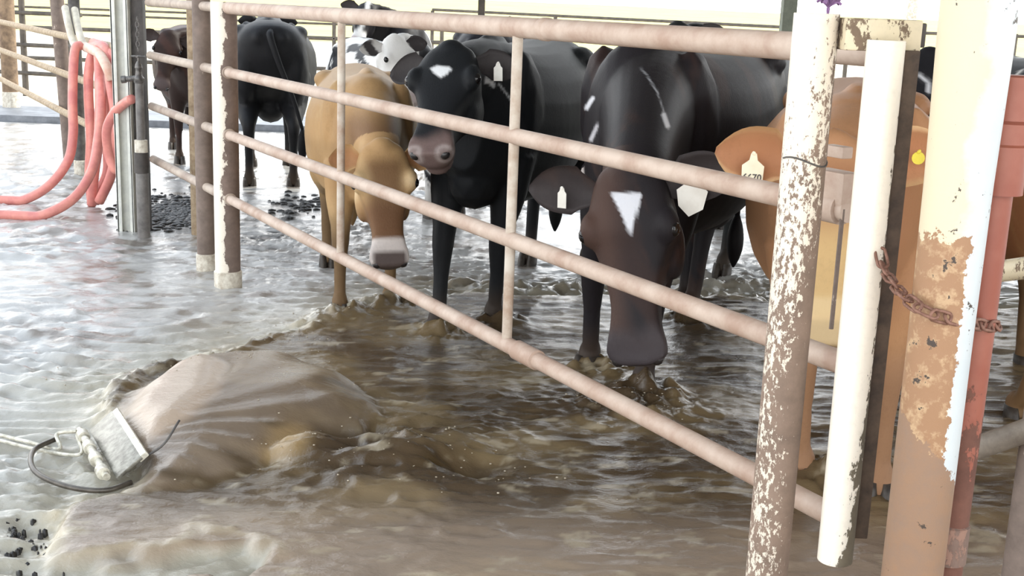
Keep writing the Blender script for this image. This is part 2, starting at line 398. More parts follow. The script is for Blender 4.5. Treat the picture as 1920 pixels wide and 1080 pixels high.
# droplets and foam flecks thrown up by the surge
mb = MB(); ico = bmesh.new(); bmesh.ops.create_icosphere(ico, subdivisions=1, radius=1); iv = [v.co.copy() for v in ico.verts]; ico.verts.index_update(); iff = [tuple(v.index for v in f.verts) for f in ico.faces]; ico.free()
def zwat(x, y):
    i = np.clip(np.searchsorted(xs, x), 0, Wd - 1); j = np.clip(np.searchsorted(ys, y), 0, Hd - 1); return float(Zw[j, i])
src = [(-0.62, 4.0, 0.22, 60), (-1.3, 4.85, 0.25, 70), (0.5, 4.6, 0.15, 50), (-0.2, 3.9, 0.2, 50), (-1.0, 5.4, 0.2, 30), (-0.85, 5.95, 0.1, 20)]
for (x, y, s, n) in src:
    for k in range(n):
        px = x + rnd.gauss(0, s); py = y + rnd.gauss(0, s * 0.7); r = rnd.uniform(0.0015, 0.0035)
        z = zwat(px, py) + r * 0.4; mb.add([Vector((v.x * r * 1.4, v.y * r * 1.4, v.z * r * 0.7)) + Vector((px, py, z)) for v in iv], iff)
M_foam = mat_simple('foam', (200, 188, 168), (170, 155, 130), 40, 0.3, 0.1)
o = mb.build('foam_flecks', M_foam, smooth=True); tag(o, 'pale foam flecks scattered over the churning brown water', 'foam', kind='stuff')

# dark manure clumps on the pen floor near the posts
def clumps(name, region, n, label, rmin=0.03, rmax=0.09, seed=1):
    r_ = random.Random(seed); mb = MB(); M = mat_simple('manure_mat', (50, 47, 44), (30, 28, 26), 60, 0.4, 0.6)
    for k in range(n):
        p = atz(r_.gauss(region[0], region[2]), r_.gauss(region[1], region[3]))
        r = r_.uniform(rmin, rmax); h = r_.uniform(0.25, 0.5) * r; ph = r_.uniform(0, 9)
        seg = 10; VV = [(p.x, p.y, h + 0.005)]; FF = []
        for ring, (rr, zz) in enumerate(((0.45, 0.85), (0.8, 0.5), (1.0, -0.4))):
            for q in range(seg):
                a = 2 * math.pi * q / seg; w = rr * r * (1 + 0.25 * math.sin(3 * a + ph) + 0.15 * math.sin(5 * a + 2 * ph))
                VV.append((p.x + w * math.cos(a), p.y + w * math.sin(a), zz * h + 0.002 - (0.02 if ring == 2 else 0)))
        for q in range(seg): FF.append((0, 1 + q, 1 + (q + 1) % seg))
        for rg in range(2):
            for q in range(seg):
                a = 1 + rg * seg + q; b = 1 + rg * seg + (q + 1) % seg; FF.append((a, a + seg, b + seg, b))
        mb.add(VV, FF)
    o = mb.build(name, M, smooth=True); tag(o, label, 'manure', kind='stuff'); return o
clumps('manure_clumps', (325, 398, 34, 13), 900, 'dark wet manure clumps between the grey steel column and the fence post', 0.008, 0.038, 3)
clumps('manure_clumps', (560, 385, 28, 12), 90, 'dark manure clumps beside the tan cow at the left', 0.01, 0.04, 4)
clumps('manure_clumps', (250, 405, 20, 10), 80, 'dark manure clumps at the foot of the grey steel column', 0.012, 0.045, 5)
clumps('manure_crumbs', (45, 1020, 34, 30), 60, 'dark scraped manure crumbs in the bottom left corner', 0.003, 0.010, 6)

# ================================================================== FENCES
G0 = Vector((-1.556, 6.532, 0)); GD = Vector((2.126, -3.752, 0)).normalized()
def gl(t): return G0 + GD * t          # point along the fence line, t metres from the gate post
M_rail = mat_simple('weathered_rail', (200, 180, 164), (172, 144, 126), 7, 0.6, 0.15)
M_rail2 = mat_simple('weathered_rail_far', (190, 174, 158), (156, 136, 122), 7, 0.6, 0.15)
M_stay = mat_simple('stay_paint', (206, 196, 182), (172, 148, 128), 9, 0.6, 0.15)
M_brown = mat_paint('brown_pipe', (185, 170, 155), (136, 120, 110), 0.12, 20)
M_gp = mat_paint('gate_post_paint', (238, 228, 212), (134, 116, 106), 0.45, 26, side=(-1, -0.15), side_amt=8.5)  # white flaking paint at left; brown at right mixes own colour with painted shade
M_white = mat_simple('white_sleeve', (226, 220, 205), (180, 168, 150), 30, 0.6, 0.2)
RZ = [0.486, 0.83, 1.156, 1.486]
gate = empty('pipe_gate', gl(0.09), 0, 'long four-rail rusty pipe gate in front of the cows', 'gate')
def grel(p): return Vector(p) - Vector(gate.location)
GE = 4.56
for k, z in enumerate(RZ):
    L = GE + (0.12, 0.12, 0.02, 0.07)[k]
    r = 0.031 if k == 3 else 0.026
    a = grel(gl(0.08) + Vector((0, 0, z))); b = grel(gl(L) + Vector((0, 0, z)))
    mb = MB(); mb.add(*pipe(a, b, r, 18))
    if k == 0:   # welded joint sleeve
        c = grel(gl(3.27) + Vector((0, 0, z))); mb.add(*lathe_axis(c, GD, [(-0.07, r), (-0.065, r + 0.006), (0.06, r + 0.006), (0.065, r)], 18))
    if k == 3:
        c = grel(gl(3.3) + Vector((0, 0, z))); mb.add(*lathe_axis(c, GD, [(-0.02, r), (-0.015, r + 0.003), (0.015, r + 0.003), (0.02, r)], 18))
    mb.build('rail', M_rail, gate)
for tt in (0.388 * 4.312, 0.727 * 4.312):
    a = grel(gl(tt) + Vector((0, 0, RZ[0]))); b = grel(gl(tt) + Vector((0, 0, RZ[3])))
    off = Vector((-GD.y, GD.x, 0)) * (-0.018)
    MB().add(*pipe(a + off * 0, b + off * 0, 0.0165, 14)).build('stay', M_stay, gate)
# end bracket: two short lugs on the second rail end
mb = MB(); c = grel(gl(GE - 0.03) + Vector((0, 0, 1.20)))
Rg = Matrix.Rotation(math.atan2(GD.y, GD.x), 3, 'Z')
mb.add(*box(c, (0.10, 0.05, 0.07), Rg, 0.006)); mb.add(*box(c + Vector((0, 0, 0.075)), (0.06, 0.03, 0.025), Rg, 0.004))
mb.add(*lathe_axis(grel(gl(GE - 0.12) + Vector((0, 0, RZ[2]))), GD, [(0, 0.027), (0.002, 0.034), (0.12, 0.034), (0.122, 0.027)], 18))
mb.build('latch_bracket', M_rail, gate)
mb = MB(); pts = catmull([grel(gl(GE - 0.01) + Vector((0, -0.03, z))) for z in (1.16, 1.1, 1.0, 0.9)], 4)
mb.add(*tube(pts, 0.005, 8)); mb.build('latch_rod', M_brown, gate)

# gate post with sleeve
gp = empty('gate_post', gl(0), 0, 'pipe post at the far gate end, white paint flaking on its left side', 'post')
mb = MB(); mb.add(*pipe((0, 0, -0.1), (0, 0, 1.515), 0.068, 28, 0.006)); mb.build('post_pipe', M_gp, gp)
MB().add(*lathe_axis((0, 0, -0.08), (0, 0, 1), [(0, 0.074), (0.16, 0.075), (0.165, 0.07)], 28)).build('base_sleeve', M_white, gp)
for z in RZ[:3]: MB().add(*lathe_axis(Vector((0, 0, z)) - GD * 0.075, GD, [(0, 0.026), (0.002, 0.033), (0.15, 0.033), (0.152, 0.026)], 16)).build('weld_collar', M_rail2, gp)
# line fence continuing to the left / back
t1 = -(Vector((-1.769, 6.913)) - G0.xy).length
fence = empty('pipe_fence', gl(t1), 0, 'rusty pipe fence line running back from the gate post to the steel column', 'fence')
fr = lambda p: Vector(p) - Vector(fence.location)
T_col = -(Vector((-2.47, 8.05)) - G0.xy).length
for k, z in enumerate(RZ):
    MB().add(*pipe(fr(gl(-0.07) + Vector((0, 0, z))), fr(gl(T_col + 0.1) + Vector((0, 0, z))), 0.026, 16)).build('rail', M_rail2, fence)
MB().add(*pipe((0, 0, -0.1), (0, 0, 1.56), 0.05, 24)).build('post', M_brown, fence)
MB().add(*lathe_axis((0, 0, -0.08), (0, 0, 1), [(0, 0.056), (0.17, 0.057), (0.175, 0.05)], 24)).build('base_sleeve', M_white, fence)
# further fence line beyond the column
f2 = empty('pipe_fence', gl(-8.1), 0, 'sunlit pipe fence line behind the hanging hose, farther back on the left', 'fence')
fr2 = lambda p: Vector(p) - Vector(f2.location)
M_tan = mat_simple('tan_pipe', (176, 156, 128), (140, 118, 92), 20, 0.7, 0.2)  # mottled tan of the farther rails and the tan post
tC = T_col - 0.15; tE = -(Vector((-6.75, 15.7)) - G0.xy).length
for k, z in enumerate(RZ[:3]):
    MB().add(*pipe(fr2(gl(tC) + Vector((0, 0, z))), fr2(gl(tE + 0.1) + Vector((0, 0, z))), 0.03, 14)).build('rail', M_tan, f2)
tt = -(Vector((-5.45, 13.3)) - G0.xy).length
# posts of their own
def post(px, py, r, ztop, mat, label, lean=0, sleeve=True, ms=None, name='fence_post'):
    p = atz(px, py); e = empty(name, (p.x, p.y, 0), 0, label, 'post')
    MB().add(*pipe((0, 0, -0.1), (lean, 0, ztop), r, 22)).build('post_pipe', mat, e)
    if sleeve: MB().add(*lathe_axis((0, 0, -0.08), (0, 0, 1), [(0, r + .006), (sleeve + 0.0, r + .008), (sleeve + .005, r)], 22)).build('base_sleeve', ms or M_white, e)
    return e
M_warm = mat_simple('warm_brown_pipe', (142, 118, 92), (104, 84, 66), 14, 0.7, 0.2)
M_greyp = mat_simple('dark_grey_pipe', (92, 88, 84), (62, 58, 56), 18, 0.6, 0.2)
post(133, 300, 0.062, 2.9, M_brown, 'thick brown pipe post in front of the hose hook, leaning slightly', lean=-0.12, sleeve=0.0)
post(152, 327, 0.048, 2.0, M_greyp, 'dark grey post with a white base sleeve behind the hanging hose', sleeve=0.20)
post(22, 208, 0.10, 3.6, M_warm, 'thick tan post at the left edge of the photo', sleeve=0.32)
e = post(372, 440, 0.045, 1.95, M_tan, 'tan pipe post just behind and left of the brown fence post', sleeve=0.0)

# galvanised I-column that carries the roof edge
M_galv = mat_simple('galvanised_steel', (230, 230, 220), (206, 206, 200), 10, 0.35, 0.1, 0.0)
M_dk = mat_simple('dark_square_tube', (78, 72, 68), (54, 50, 48), 12, 0.6, 0.2)
pc_ = atz(243, 432); col = empty('steel_column', (pc_.x, pc_.y, 0), 0, 'galvanised steel channel column standing in the wet floor beside the hose', 'column')
mb = MB()
for cx, w, d in ((-0.055, 0.012, 0.11), (0.0, 0.10, 0.014), (0.045, 0.012, 0.11)): mb.add(*box((cx, 0, 1.75), (w, d, 3.7), None, 0.002))
mb.add(*box((-0.045, -0.05, 1.75), (0.03, 0.01, 3.7), None, 0.002)); mb.add(*box((0.036, -0.05, 1.75), (0.025, 0.01, 3.7), None, 0.002))
mb.build('channel', M_galv, col)
MB().add(*box((0.095, 0.03, 0.72), (0.075, 0.07, 1.62), None, 0.004)).build('square_tube', M_dk, col)
MB().add(*box((0, 0, -0.03), (0.24, 0.2, 0.05), None, 0.006)).build('base_plate', M_galv, col)

# standpipe with valve
ps = atz(270, 445); sp_ = empty('standpipe', (ps.x, ps.y, 0), 0, 'grey water standpipe with a tap at its top beside the steel column', 'pipe')
M_pipe = mat_simple('grey_pvc_pipe', (128, 124, 120), (96, 92, 90), 14, 0.5, 0.1)
M_brass = mat_simple('valve_metal', (120, 116, 112), (78, 74, 72), 40, 0.4, 0.2, 0.5)
MB().add(*tube([(0, 0, -0.1), (0, 0, 0.46)], 0.040, 20)).build('lower_pipe', M_pipe, sp_)
MB().add(*lathe_axis((0, 0, 0.42), (0, 0, 1), [(0, .040), (.002, .046), (.13, .046), (.132, .04)], 20)).build('coupling', M_dk, sp_)
MB().add(*lathe_axis((0, 0, 0.551), (0, 0, 1), [(0, .036), (.002, .041), (.08, .041), (.082, .03)], 20)).build('white_collar', M_white, sp_)
MB().add(*tube([(0, 0, 0.62), (0, 0, 1.0)], 0.026, 18)).build('upper_pipe', M_pipe, sp_)
mb = MB(); mb.add(*lathe_axis((0, 0, 0.985), (0, 0, 1), [(0, .024), (.01, .032), (.035, .034), (.05, .022), (.09, .018), (.10, .024), (.12, .02), (.14, .01)], 16))
mb.add(*lathe_axis((-0.02, 0, 1.02), (-1, -.1, -0.15), [(0, .018), (.06, .018), (.062, .023), (.09, .023), (.092, .015)], 14)); mb.build('valve_body', M_brass, sp_)
mb = MB(); mb.add(*tube([(0, 0, 1.11), (0, 0, 1.16)], 0.006, 8)); mb.add(*tube([(-0.045, 0, 1.155), (0.045, 0, 1.155)], 0.007, 8)); mb.add(*tube([(0, -0.035, 1.155), (0, 0.035, 1.155)], 0.007, 8)); mb.build('tap_handle', M_brass, sp_)
# thin chain above the tap
mb = MB()
for k in range(7):
    c = Vector((0.0, 0, 1.2 + 0.03 * k)); ax = (1, 0, 0) if k % 2 else (0, 1, 0)
    pts = [c + Vector((math.cos(a) * 0.011 * ax[0], math.cos(a) * 0.011 * ax[1], math.sin(a) * 0.019)) for a in [2 * math.pi * q / 12 for q in range(13)]]
    mb.add(*tube(pts, 0.0028, 6, cap=False))
mb.build('hanging_chain', M_brass, sp_)

# ---- pink hose, coiled on a hook on the post
M_hose = mat_simple('pink_rubber_hose', (226, 148, 134), (204, 124, 118), 9, 0.45, 0.05)
M_hose_l = mat_simple('pale_sunlit_hose', (226, 204, 186), (214, 168, 148), 9, 0.5, 0.05)  # sunlit glare on the hose top, put into a cream colour
HY = 9.4
hook = empty('hose_hook', aty(150, 62, HY + .12), 0, 'pale bent pipe hook holding up the pink hose', 'hook')
hk = Vector(hook.location)
def hp(lst, z0=None): return catmull([aty(a, b, c) - hk for a, b, c in lst], 6)
mb = MB(); mb.add(*tube(hp([(122, 15, HY + .4), (128, 45, HY + .2), (136, 75, HY + .1), (142, 88, HY - .02)]), 0.028, 12))
mb.add(*tube(hp([(140, 18, HY + .4), (146, 50, HY + .2), (156, 82, HY), (178, 100, HY - .15), (192, 108, HY - .2)]), 0.028, 12))
mb.build('hook_arm', mat_simple('pale_hook_pipe', (214, 206, 186), (186, 176, 158), 10, 0.6, 0.1), hook)
hose = empty('rubber_hose', (atz(175, 390).x, atz(175, 390).y, 0), 0, 'long pink rubber hose hanging in loops by the steel column and trailing left', 'hose')
ho = Vector(hose.location)
def strand(lst, r, m, name='hose_loop', n=8):
    pts = catmull([aty(a, b, c) - ho for a, b, c in lst], n)
    for p in pts: p.z = max(p.z, r * 0.8)
    MB().add(*tube(pts, r, 12)).build(name, m, hose, True)
R_ = 0.036
def gY(px, py): return atz(px, py).y
strand([(190, 105, 9.25), (176, 98, 9.2), (167, 130, 9.15), (166, 180, 9.1), (170, 260, 9.0), (168, 330, 8.95), (173, 385, 8.9)], R_, M_hose)
strand([(165, 90, 9.3), (182, 92, 9.1), (186, 130, 9.0), (187, 200, 8.9), (184, 270, 8.85), (176, 330, 8.8), (172, 388, 8.85)], R_, M_hose)
strand([(170, 88, 9.25), (195, 88, 9.0), (205, 120, 8.9), (206, 150, 8.85), (214, 200, 8.8), (218, 260, 8.75), (214, 300, 8.75), (206, 335, 8.75), (186, 378, 8.8)], R_, M_hose)
strand([(175, 80, 9.4), (195, 92, 9.2), (198, 140, 9.1), (200, 200, 9.1), (200, 260, 9.05), (202, 315, 9.0), (192, 350, 8.9), (178, 380, 8.9)], R_, M_hose)
strand([(160, 88, 9.3), (185, 100, 8.95), (200, 125, 8.8), (210, 150, 8.8)], R_, M_hose_l)
strand([(178, 84, 9.3), (200, 95, 9.0), (216, 112, 8.9), (218, 160, 8.85), (214, 205, 8.8), (212, 240, 8.8)], R_ * .95, M_hose)
# loop back to the tap
strand([(247, 186, 7.82), (236, 192, 7.9), (214, 212, 8.0), (200, 245, 8.1), (204, 290, 8.15), (216, 318, 8.15), (224, 300, 8.2), (222, 250, 8.25), (216, 205, 8.4)], R_ * .85, M_hose)
# trailing strand 1 : down left side and away along the floor
strand([(152, 85, 9.25), (141, 92, 9.2), (137, 140, 9.1), (136, 200, 9.0), (137, 250, 8.95), (128, 300, 8.9), (95, 345, 8.85), (50, 373, 8.85), (0, 384, 8.85), (-60, 392, 8.8)], R_ * .95, M_hose)
strand([(186, 110, 9.1), (190, 200, 8.8), (184, 260, 8.7), (172, 320, 8.5), (140, 370, 8.35), (90, 400, 8.25), (40, 410, 8.25), (0, 411, 8.25), (-60, 411, 8.2)], R_ * .95, M_hose)

# ================================================================== NEAR POSTS (right)
M_rp = mat_paint('flaking_near_post', (230, 218, 200), (148, 126, 110), 0.50, 105, side=(-1.0, -0.55), side_amt=4.5, zlo=0.86, zhi=1.5, nz=2.0)  # paint flakes towards the foot; brown right side is shade put into the mask
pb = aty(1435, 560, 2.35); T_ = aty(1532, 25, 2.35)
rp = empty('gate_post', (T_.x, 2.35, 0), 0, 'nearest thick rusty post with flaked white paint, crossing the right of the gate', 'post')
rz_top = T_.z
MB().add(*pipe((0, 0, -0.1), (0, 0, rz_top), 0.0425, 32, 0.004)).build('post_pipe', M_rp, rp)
MB().add(*tube([Vector((math.cos(a) * 0.0435, math.sin(a) * 0.0435, rz_top - 0.275 + 0.008 * math.sin(a * 2))) for a in np.linspace(-2.9, 0.3, 14)], 0.0018, 6)).build('wire', M_greyp, rp)
M_beam = mat_paint('flaking_beam', (214, 200, 170), (132, 112, 92), 0.5, 40)
mb = MB(); L_ = 0.14; mb.add(*box((0.04 + L_ / 2, -0.022, rz_top - 0.035), (L_, 0.085, 0.058), None, 0.004)); mb.build('cross_arm', M_beam, rp)
mb = MB(); mb.add(*box((0.04 + L_ + 0.011, 0.005, rz_top - 0.033), (0.022, 0.05, 0.045), None, 0.004)); mb.build('arm_end_plate', M_dk, rp)
# purple cord knot on top
mb = MB(); c0 = Vector((T_.x + 0.02, 2.35, rz_top))
for k in range(26):
    a = rnd.uniform(0, 6.28); b = rnd.uniform(0.1, 1.3); r = 0.022
    e1 = Vector((math.cos(a) * math.cos(b), math.sin(a) * math.cos(b), math.sin(b))) * r
    mb.add(*tube(catmull([c0 + Vector((0, 0, -0.002)), c0 + Vector((0, 0, 0.012)), c0 + Vector((0, 0, 0.018)) + e1 * 0.7, c0 + Vector((0, 0, 0.012)) + e1 * 1.1], 4), 0.0025, 6))
o = mb.build('cord_knot', mat_simple('purple_cord', (150, 116, 158), (110, 80, 120), 60, 0.9, 0.2)); tag(o, 'purple cord knot on top of the nearest rusty post', 'cord')

# hanging white pipe
M_wp = mat_paint('white_pipe_paint', (246, 238, 222), (120, 110, 92), 0.93, 60, side=(-1, -0.2), side_amt=9.0, zlo=0.45, zhi=1.0)
wt = aty(1661, 88, 2.27); wbm = aty(1565, 1050, 2.27)
wp = empty('hanging_pipe', (wt.x, 2.27, 0), 0, 'clean white painted pipe hanging from the short cross arm', 'pipe')
MB().add(*pipe((wbm.x - wt.x, 0, wbm.z), (0, 0, wt.z + 0.012), 0.0345, 30, 0.004)).build('white_pipe', M_wp, wp)
mb = MB(); mb.add(*box((0.052, 0.03, (wbm.z + wt.z) / 2 + 0.02), (0.028, 0.05, wt.z - wbm.z - 0.05), None, 0.003)); mb.build('backing_bar', mat_simple('dark_brown_bar', (92, 76, 62), (62, 50, 42), 16, 0.7, 0.3), wp)

# big blue-white post
def mat_blue():
    t = NT('blue_post_paint'); xyz = t.sepxyz(); W_ = lin((212, 215, 214)); B_ = lin((190, 200, 204)); Yc = lin((216, 202, 172)); Ru = lin((158, 120, 88)); Rd = lin((134, 114, 100)); Dk = lin((70, 58, 50))
    n = t.noise(9, 6, 0.6); n2 = t.noise(34, 6, 0.7); n3 = t.noise(16, 3, 0.6)
    # left half cream, right half blue-white
    side = t.math('ADD', t.math('MULTIPLY', xyz[0], 14), t.math('MULTIPLY', t.math('SUBTRACT', n, 0.5), 1.6))
    c = t.mix(t.ramp(t.math('ADD', side, 0.45), [(0.25, 0.0), (0.6, 1.0)]), Yc, t.mix(n, W_, B_))
    # rust creeping up the left side from below, and taking over at the foot
    zz = t.math('ADD', xyz[2], t.math('MULTIPLY', t.math('SUBTRACT', n2, 0.5), 0.10))
    left = t.math('LESS_THAN', t.math('ADD', xyz[0], t.math('MULTIPLY', t.math('SUBTRACT', n2, 0.5), 0.05)), 0.012)
    low = t.math('LESS_THAN', zz, 1.19)
    m1 = t.math('MULTIPLY', left, low)
    c = t.mix(m1, c, t.mix(t.ramp(n2, [(0.5, 0.0), (0.62, 1.0)]), Ru, lin((188, 156, 120))))
    m2 = t.math('LESS_THAN', t.math('ADD', zz, t.math('MULTIPLY', xyz[0], 1.2)), 0.80); c = t.mix(m2, c, t.mix(n2, Rd, Ru))
    sp_ = t.ramp(t.math('ADD', n2, t.math('MULTIPLY', t.math('SUBTRACT', n3, 0.5), 0.8)), [(0.68, 0.0), (0.70, 1.0)]); c = t.mix(sp_, c, Dk)
    t.base(c); t.rough(0.5); t.bump(t.math('ADD', m1, n2), 0.3, 0.003); return t.m
bt = aty(1838, 0, 2.1); bb = aty(1703, 1000, 2.1)
bp = empty('thick_post', (bt.x, 2.1, 0), 0, 'thick pale blue and cream post with rust low on its left side', 'post')
mb = MB(); zt = 2.5
mb.add(*lathe_axis((0, 0, -0.1), (0, 0, 1), [(0, 0.054), (1.1, 0.055), (1.38, 0.057), (1.6, 0.062), (1.75, 0.064), (zt, 0.064)], 36)); mb.build('post_pipe', mat_blue(), bp)

# red pipe with couplings
M_red = mat_paint('red_primer', (142, 76, 58), (120, 80, 66), 0.7, 30, paint2=(154, 92, 74), zlo=0.7, zhi=1.0)
rtp = aty(1893, 150, 2.17); rbm = aty(1777, 1060, 2.17)
rd = empty('red_pipe', (rtp.x, 2.17, 0), 0, 'dull red pipe with couplings standing right of the thick pale post', 'pipe')
MB().add(*pipe((-0.008, 0, -0.1), (0, 0, rtp.z - 0.05), 0.031, 26)).build('pipe_shaft', M_red, rd)
zt = aty(1890, 225, 2.17).z
MB().add(*lathe_axis((0.004, 0, zt - 0.13), (0, 0, 1), [(0, 0.031), (0.0, 0.042), (0.085, 0.042), (0.09, 0.046), (0.125, 0.046), (0.13, 0.036)], 28)).build('coupling', M_red, rd)
MB().add(*lathe_axis((0.006, 0, zt), (0, 0, 1), [(0, 0.034), (0.075, 0.034), (0.078, 0.028)], 28)).build('end_cap', M_red, rd)
zb = aty(1777, 1050, 2.17).z
M_redd = mat_paint('dirty_red_primer', (150, 116, 100), (134, 110, 98), 0.5, 30)
MB().add(*lathe_axis((-0.006, 0, zb), (0, 0, 1), [(0, 0.031), (0.0, 0.036), (0.075, 0.036), (0.078, 0.031)], 28)).build('coupling', M_redd, rd)

# rusty chain: links from the white pipe round the blue post and the red pipe
M_chain = mat_simple('rusty_chain', (150, 112, 96), (108, 74, 60), 50, 0.7, 0.4, 0.3)
cpts = [aty(1650, 470, 2.24), aty(1662, 512, 2.20), aty(1700, 560, 2.08), aty(1745, 588, 2.035), aty(1800, 602, 2.06), aty(1845, 610, 2.12), aty(1868, 612, 2.155), aty(1872, 603, 2.21)]
ch = empty('rusty_chain', cpts[3], 0, 'rusty brown chain looped around the thick pale post and the red pipe', 'chain')
path = catmull([p - cpts[3] for p in cpts], 40)
cum = [0]
for i in range(1, len(path)): cum.append(cum[-1] + (path[i] - path[i - 1]).length)
step = 0.030; nL = int(cum[-1] / step)
def pathat(s):
    for i in range(1, len(cum)):
        if cum[i] >= s:
            f = (s - cum[i - 1]) / max(1e-9, cum[i] - cum[i - 1]); return path[i - 1].lerp(path[i], f)
    return path[-1]
for k in range(nL):
    a = pathat(k * step); b = pathat((k + 1) * step); c = (a + b) / 2; d = (b - a).normalized()
    n_ = Vector((0, 1, 0)); s_ = d.cross(n_).normalized(); n_ = s_.cross(d)
    w_ = s_ if k % 2 == 0 else (n_ * 0.75 + s_ * 0.65).normalized()
    pts = []
    for q in range(21):
        a_ = 2 * math.pi * q / 20; ex = math.cos(a_); ey = math.sin(a_)
        pts.append(c + d * (0.0125 * (1 if ex > 0.0 else -1) * (abs(ex) > 0.05) + 0.009 * ex) + w_ * (0.0098 * ey))
    MB().add(*tube(pts, 0.0030, 8, cap=False)).build('link', M_chain, ch, True)

# lower cross pipe and other pipework on the far right
cpA = aty(1826, 842, 2.9); cpB = aty(2000, 780, 2.75)
o = new_mesh('cross_pipe', *tube([cpA, cpB], 0.029, 20), mat_simple('grey_brown_pipe', (134, 124, 112), (104, 94, 84), 16, 0.6, 0.2), 'auto'); tag(o, 'grey brown cross pipe low on the right behind the red pipe', 'pipe')
o = new_mesh('cross_pipe', *tube([aty(1850, 512, 2.9), aty(2000, 492, 2.7)], 0.026, 20), M_beam, 'auto'); tag(o, 'pale flaking cross pipe at chain height behind the red pipe', 'pipe')
pr = aty(1915, 800, 2.5)
rp2 = empty('gate_post', (aty(1922, 880, 2.85).x + 0.02, 2.85, 0), 0, 'brown post cut off by the bottom right edge of the photo', 'post')
MB().add(*pipe((0, 0, -0.1), (0.0, 0, 1.02), 0.04, 24)).build('post_pipe', M_brown, rp2)

# ================================================================== FAR STRUCTURES
M_far = mat_simple('far_dark_pipe', (88, 80, 72), (64, 58, 52), 8, 0.7, 0.1)
ff = empty('far_fence', (-6, 22, 0), 0, 'thin dark pipe rails across the bright yard beyond the left cows', 'fence')
for z, r in ((1.22, .02), (1.12, .02), (0.87, .035), (0.34, .035), (-0.0 + 0.12, .0)):
    if r: MB().add(*pipe((-6.5, 0, z), (6.5, 0, z), r, 10)).build('rail', M_far, ff)
for x in (-6.4, -4.2, -2.0, 0.4, 2.7, 4.6, 6.3): MB().add(*pipe((x, 0, -0.02), (x, 0, 1.3), 0.035, 10)).build('post', M_far, ff)
f3 = empty('far_fence', (-7.6, 18.0, 0), 0, 'short dark fence panel in the sun at the far left', 'fence')
for z in (1.2, 0.75, 0.35): MB().add(*pipe((-1.6, 0.4, z), (1.4, -0.4, z), 0.03, 10)).build('rail', M_far, f3)
for x in (-1.5, -0.3, 0.45, 1.3): MB().add(*pipe((x, -x * .27, 0), (x, -x * .27, 1.75), 0.045, 10)).build('post', M_far, f3)
f4 = empty('far_fence', (6, 24, 0), 0, 'long low dark rail at the field edge above the black cows', 'fence')
MB().add(*pipe((-8.0, 4, 1.40), (0, -1.0, 1.33), 0.03, 10)).build('rail', M_far, f4)
MB().add(*pipe((0, -1.0, 1.33), (9, -1.5, 1.36), 0.03, 10)).build('rail', M_far, f4)
for x in (-8, -5.3, -2.6, 0, 3, 6, 9):
    yv = (-1 - (x * 5 / 8)) if x < 0 else -1 - x * .5 / 9
    MB().add(*pipe((x, yv, 0), (x, yv, 1.38), 0.04, 10)).build('post', M_far, f4)
def colm(px, Yd, w, label, m, ztop):
    p = aty(px, 300, Yd); o = new_mesh('roof_column', *box((0, 0, ztop / 2), (w, w, ztop), None, 0.005), m, loc=(p.x, Yd, 0)); tag(o, label, 'column'); return o
M_gc = mat_simple('grey_green_column', (120, 126, 112), (96, 100, 90), 6, 0.7, 0.1)
def colm2(px, py, Yd, w, label, m, ztop):
    p = aty(px, py, Yd); o = new_mesh('roof_column', *box((0, 0, ztop / 2), (w, w, ztop), None, 0.005), m, loc=(p.x, Yd, 0)); tag(o, label, 'column'); return o
colm2(1478, 30, 11.9, 0.13, 'grey green roof column left of the nearest rusty post top', M_gc, 4.24)
colm2(903, 12, 11.9, 0.065, 'thin dark roof column above the middle of the top rail', M_far, 4.24)
colm2(1709, 10, 20.0, 0.16, 'pale distant column between the white pipe and the thick post', M_white, 4.0)

# ================================================================== FLUSH VALVE LID
pl0 = atz(198, 828); pl1 = atz(250, 918)
vd = Vector((pl1.x - pl0.x, pl1.y - pl0.y, 0)); vl = vd.length; vd.normalize(); vn = Vector((-vd.y, vd.x, 0))
if vn.x < 0: vn = -vn    # towards the water
vc = Vector(((pl0.x + pl1.x) / 2, (pl0.y + pl1.y) / 2, 0.0))
Mv = Matrix((vd, vn, Vector((0, 0, 1)))).transposed()
lid = empty('valve_lid', vc, 0, 'open metal flush valve lid at the source of the brown water', 'valve')
M_lid = mat_simple('wet_grey_steel', (150, 148, 138), (104, 100, 92), 30, 0.3, 0.3, 0.5)
M_lid2 = mat_simple('pale_steel', (228, 224, 208), (176, 170, 154), 40, 0.35, 0.3, 0.2)  # pale mottled steel; the rim's lit whiteness is put into the colour
Rt = Mv @ Matrix.Rotation(math.radians(38), 3, 'X')
MB().add(*box(Mv @ Vector((0, -0.01, 0.075)), (vl * 1.02, 0.10, 0.012), Rt, 0.003)).build('lid_plate', M_lid, lid)
MB().add(*box(Mv @ Vector((0, 0.035, 0.105)), (vl * 1.0, 0.035, 0.018), Rt, 0.004)).build('lid_rim', M_lid2, lid)
mb = MB(); mb.add(*tube([Mv @ Vector((-vl * .5, -0.085, 0.055)), Mv @ Vector((-vl * .1, -0.085, 0.06)), Mv @ Vector((vl * .5, -0.08, 0.055))], [0.012, 0.014, 0.012], 12))
for s in (-.4, -.15, .1, .35): mb.add(*lathe_axis(Mv @ Vector((vl * s, -0.085, 0.057)), vd, [(0, .013), (.002, .021), (.045, .021), (.047, .013)], 12))
mb.build('hinge_bar', M_lid2, lid)
ringp = [Mv @ Vector((x, y, 0.035)) for x, y in ((vl * .55, -0.01), (vl * .62, -0.10), (vl * .45, -0.20), (vl * .1, -0.27), (-vl * .3, -0.25), (-vl * .5, -0.16))]
MB().add(*tube(catmull(ringp, 8), 0.009, 10)).build('ring_rod', mat_simple('dark_wet_rod', (96, 90, 82), (64, 58, 52), 20, 0.3, 0.2, 0.4), lid)
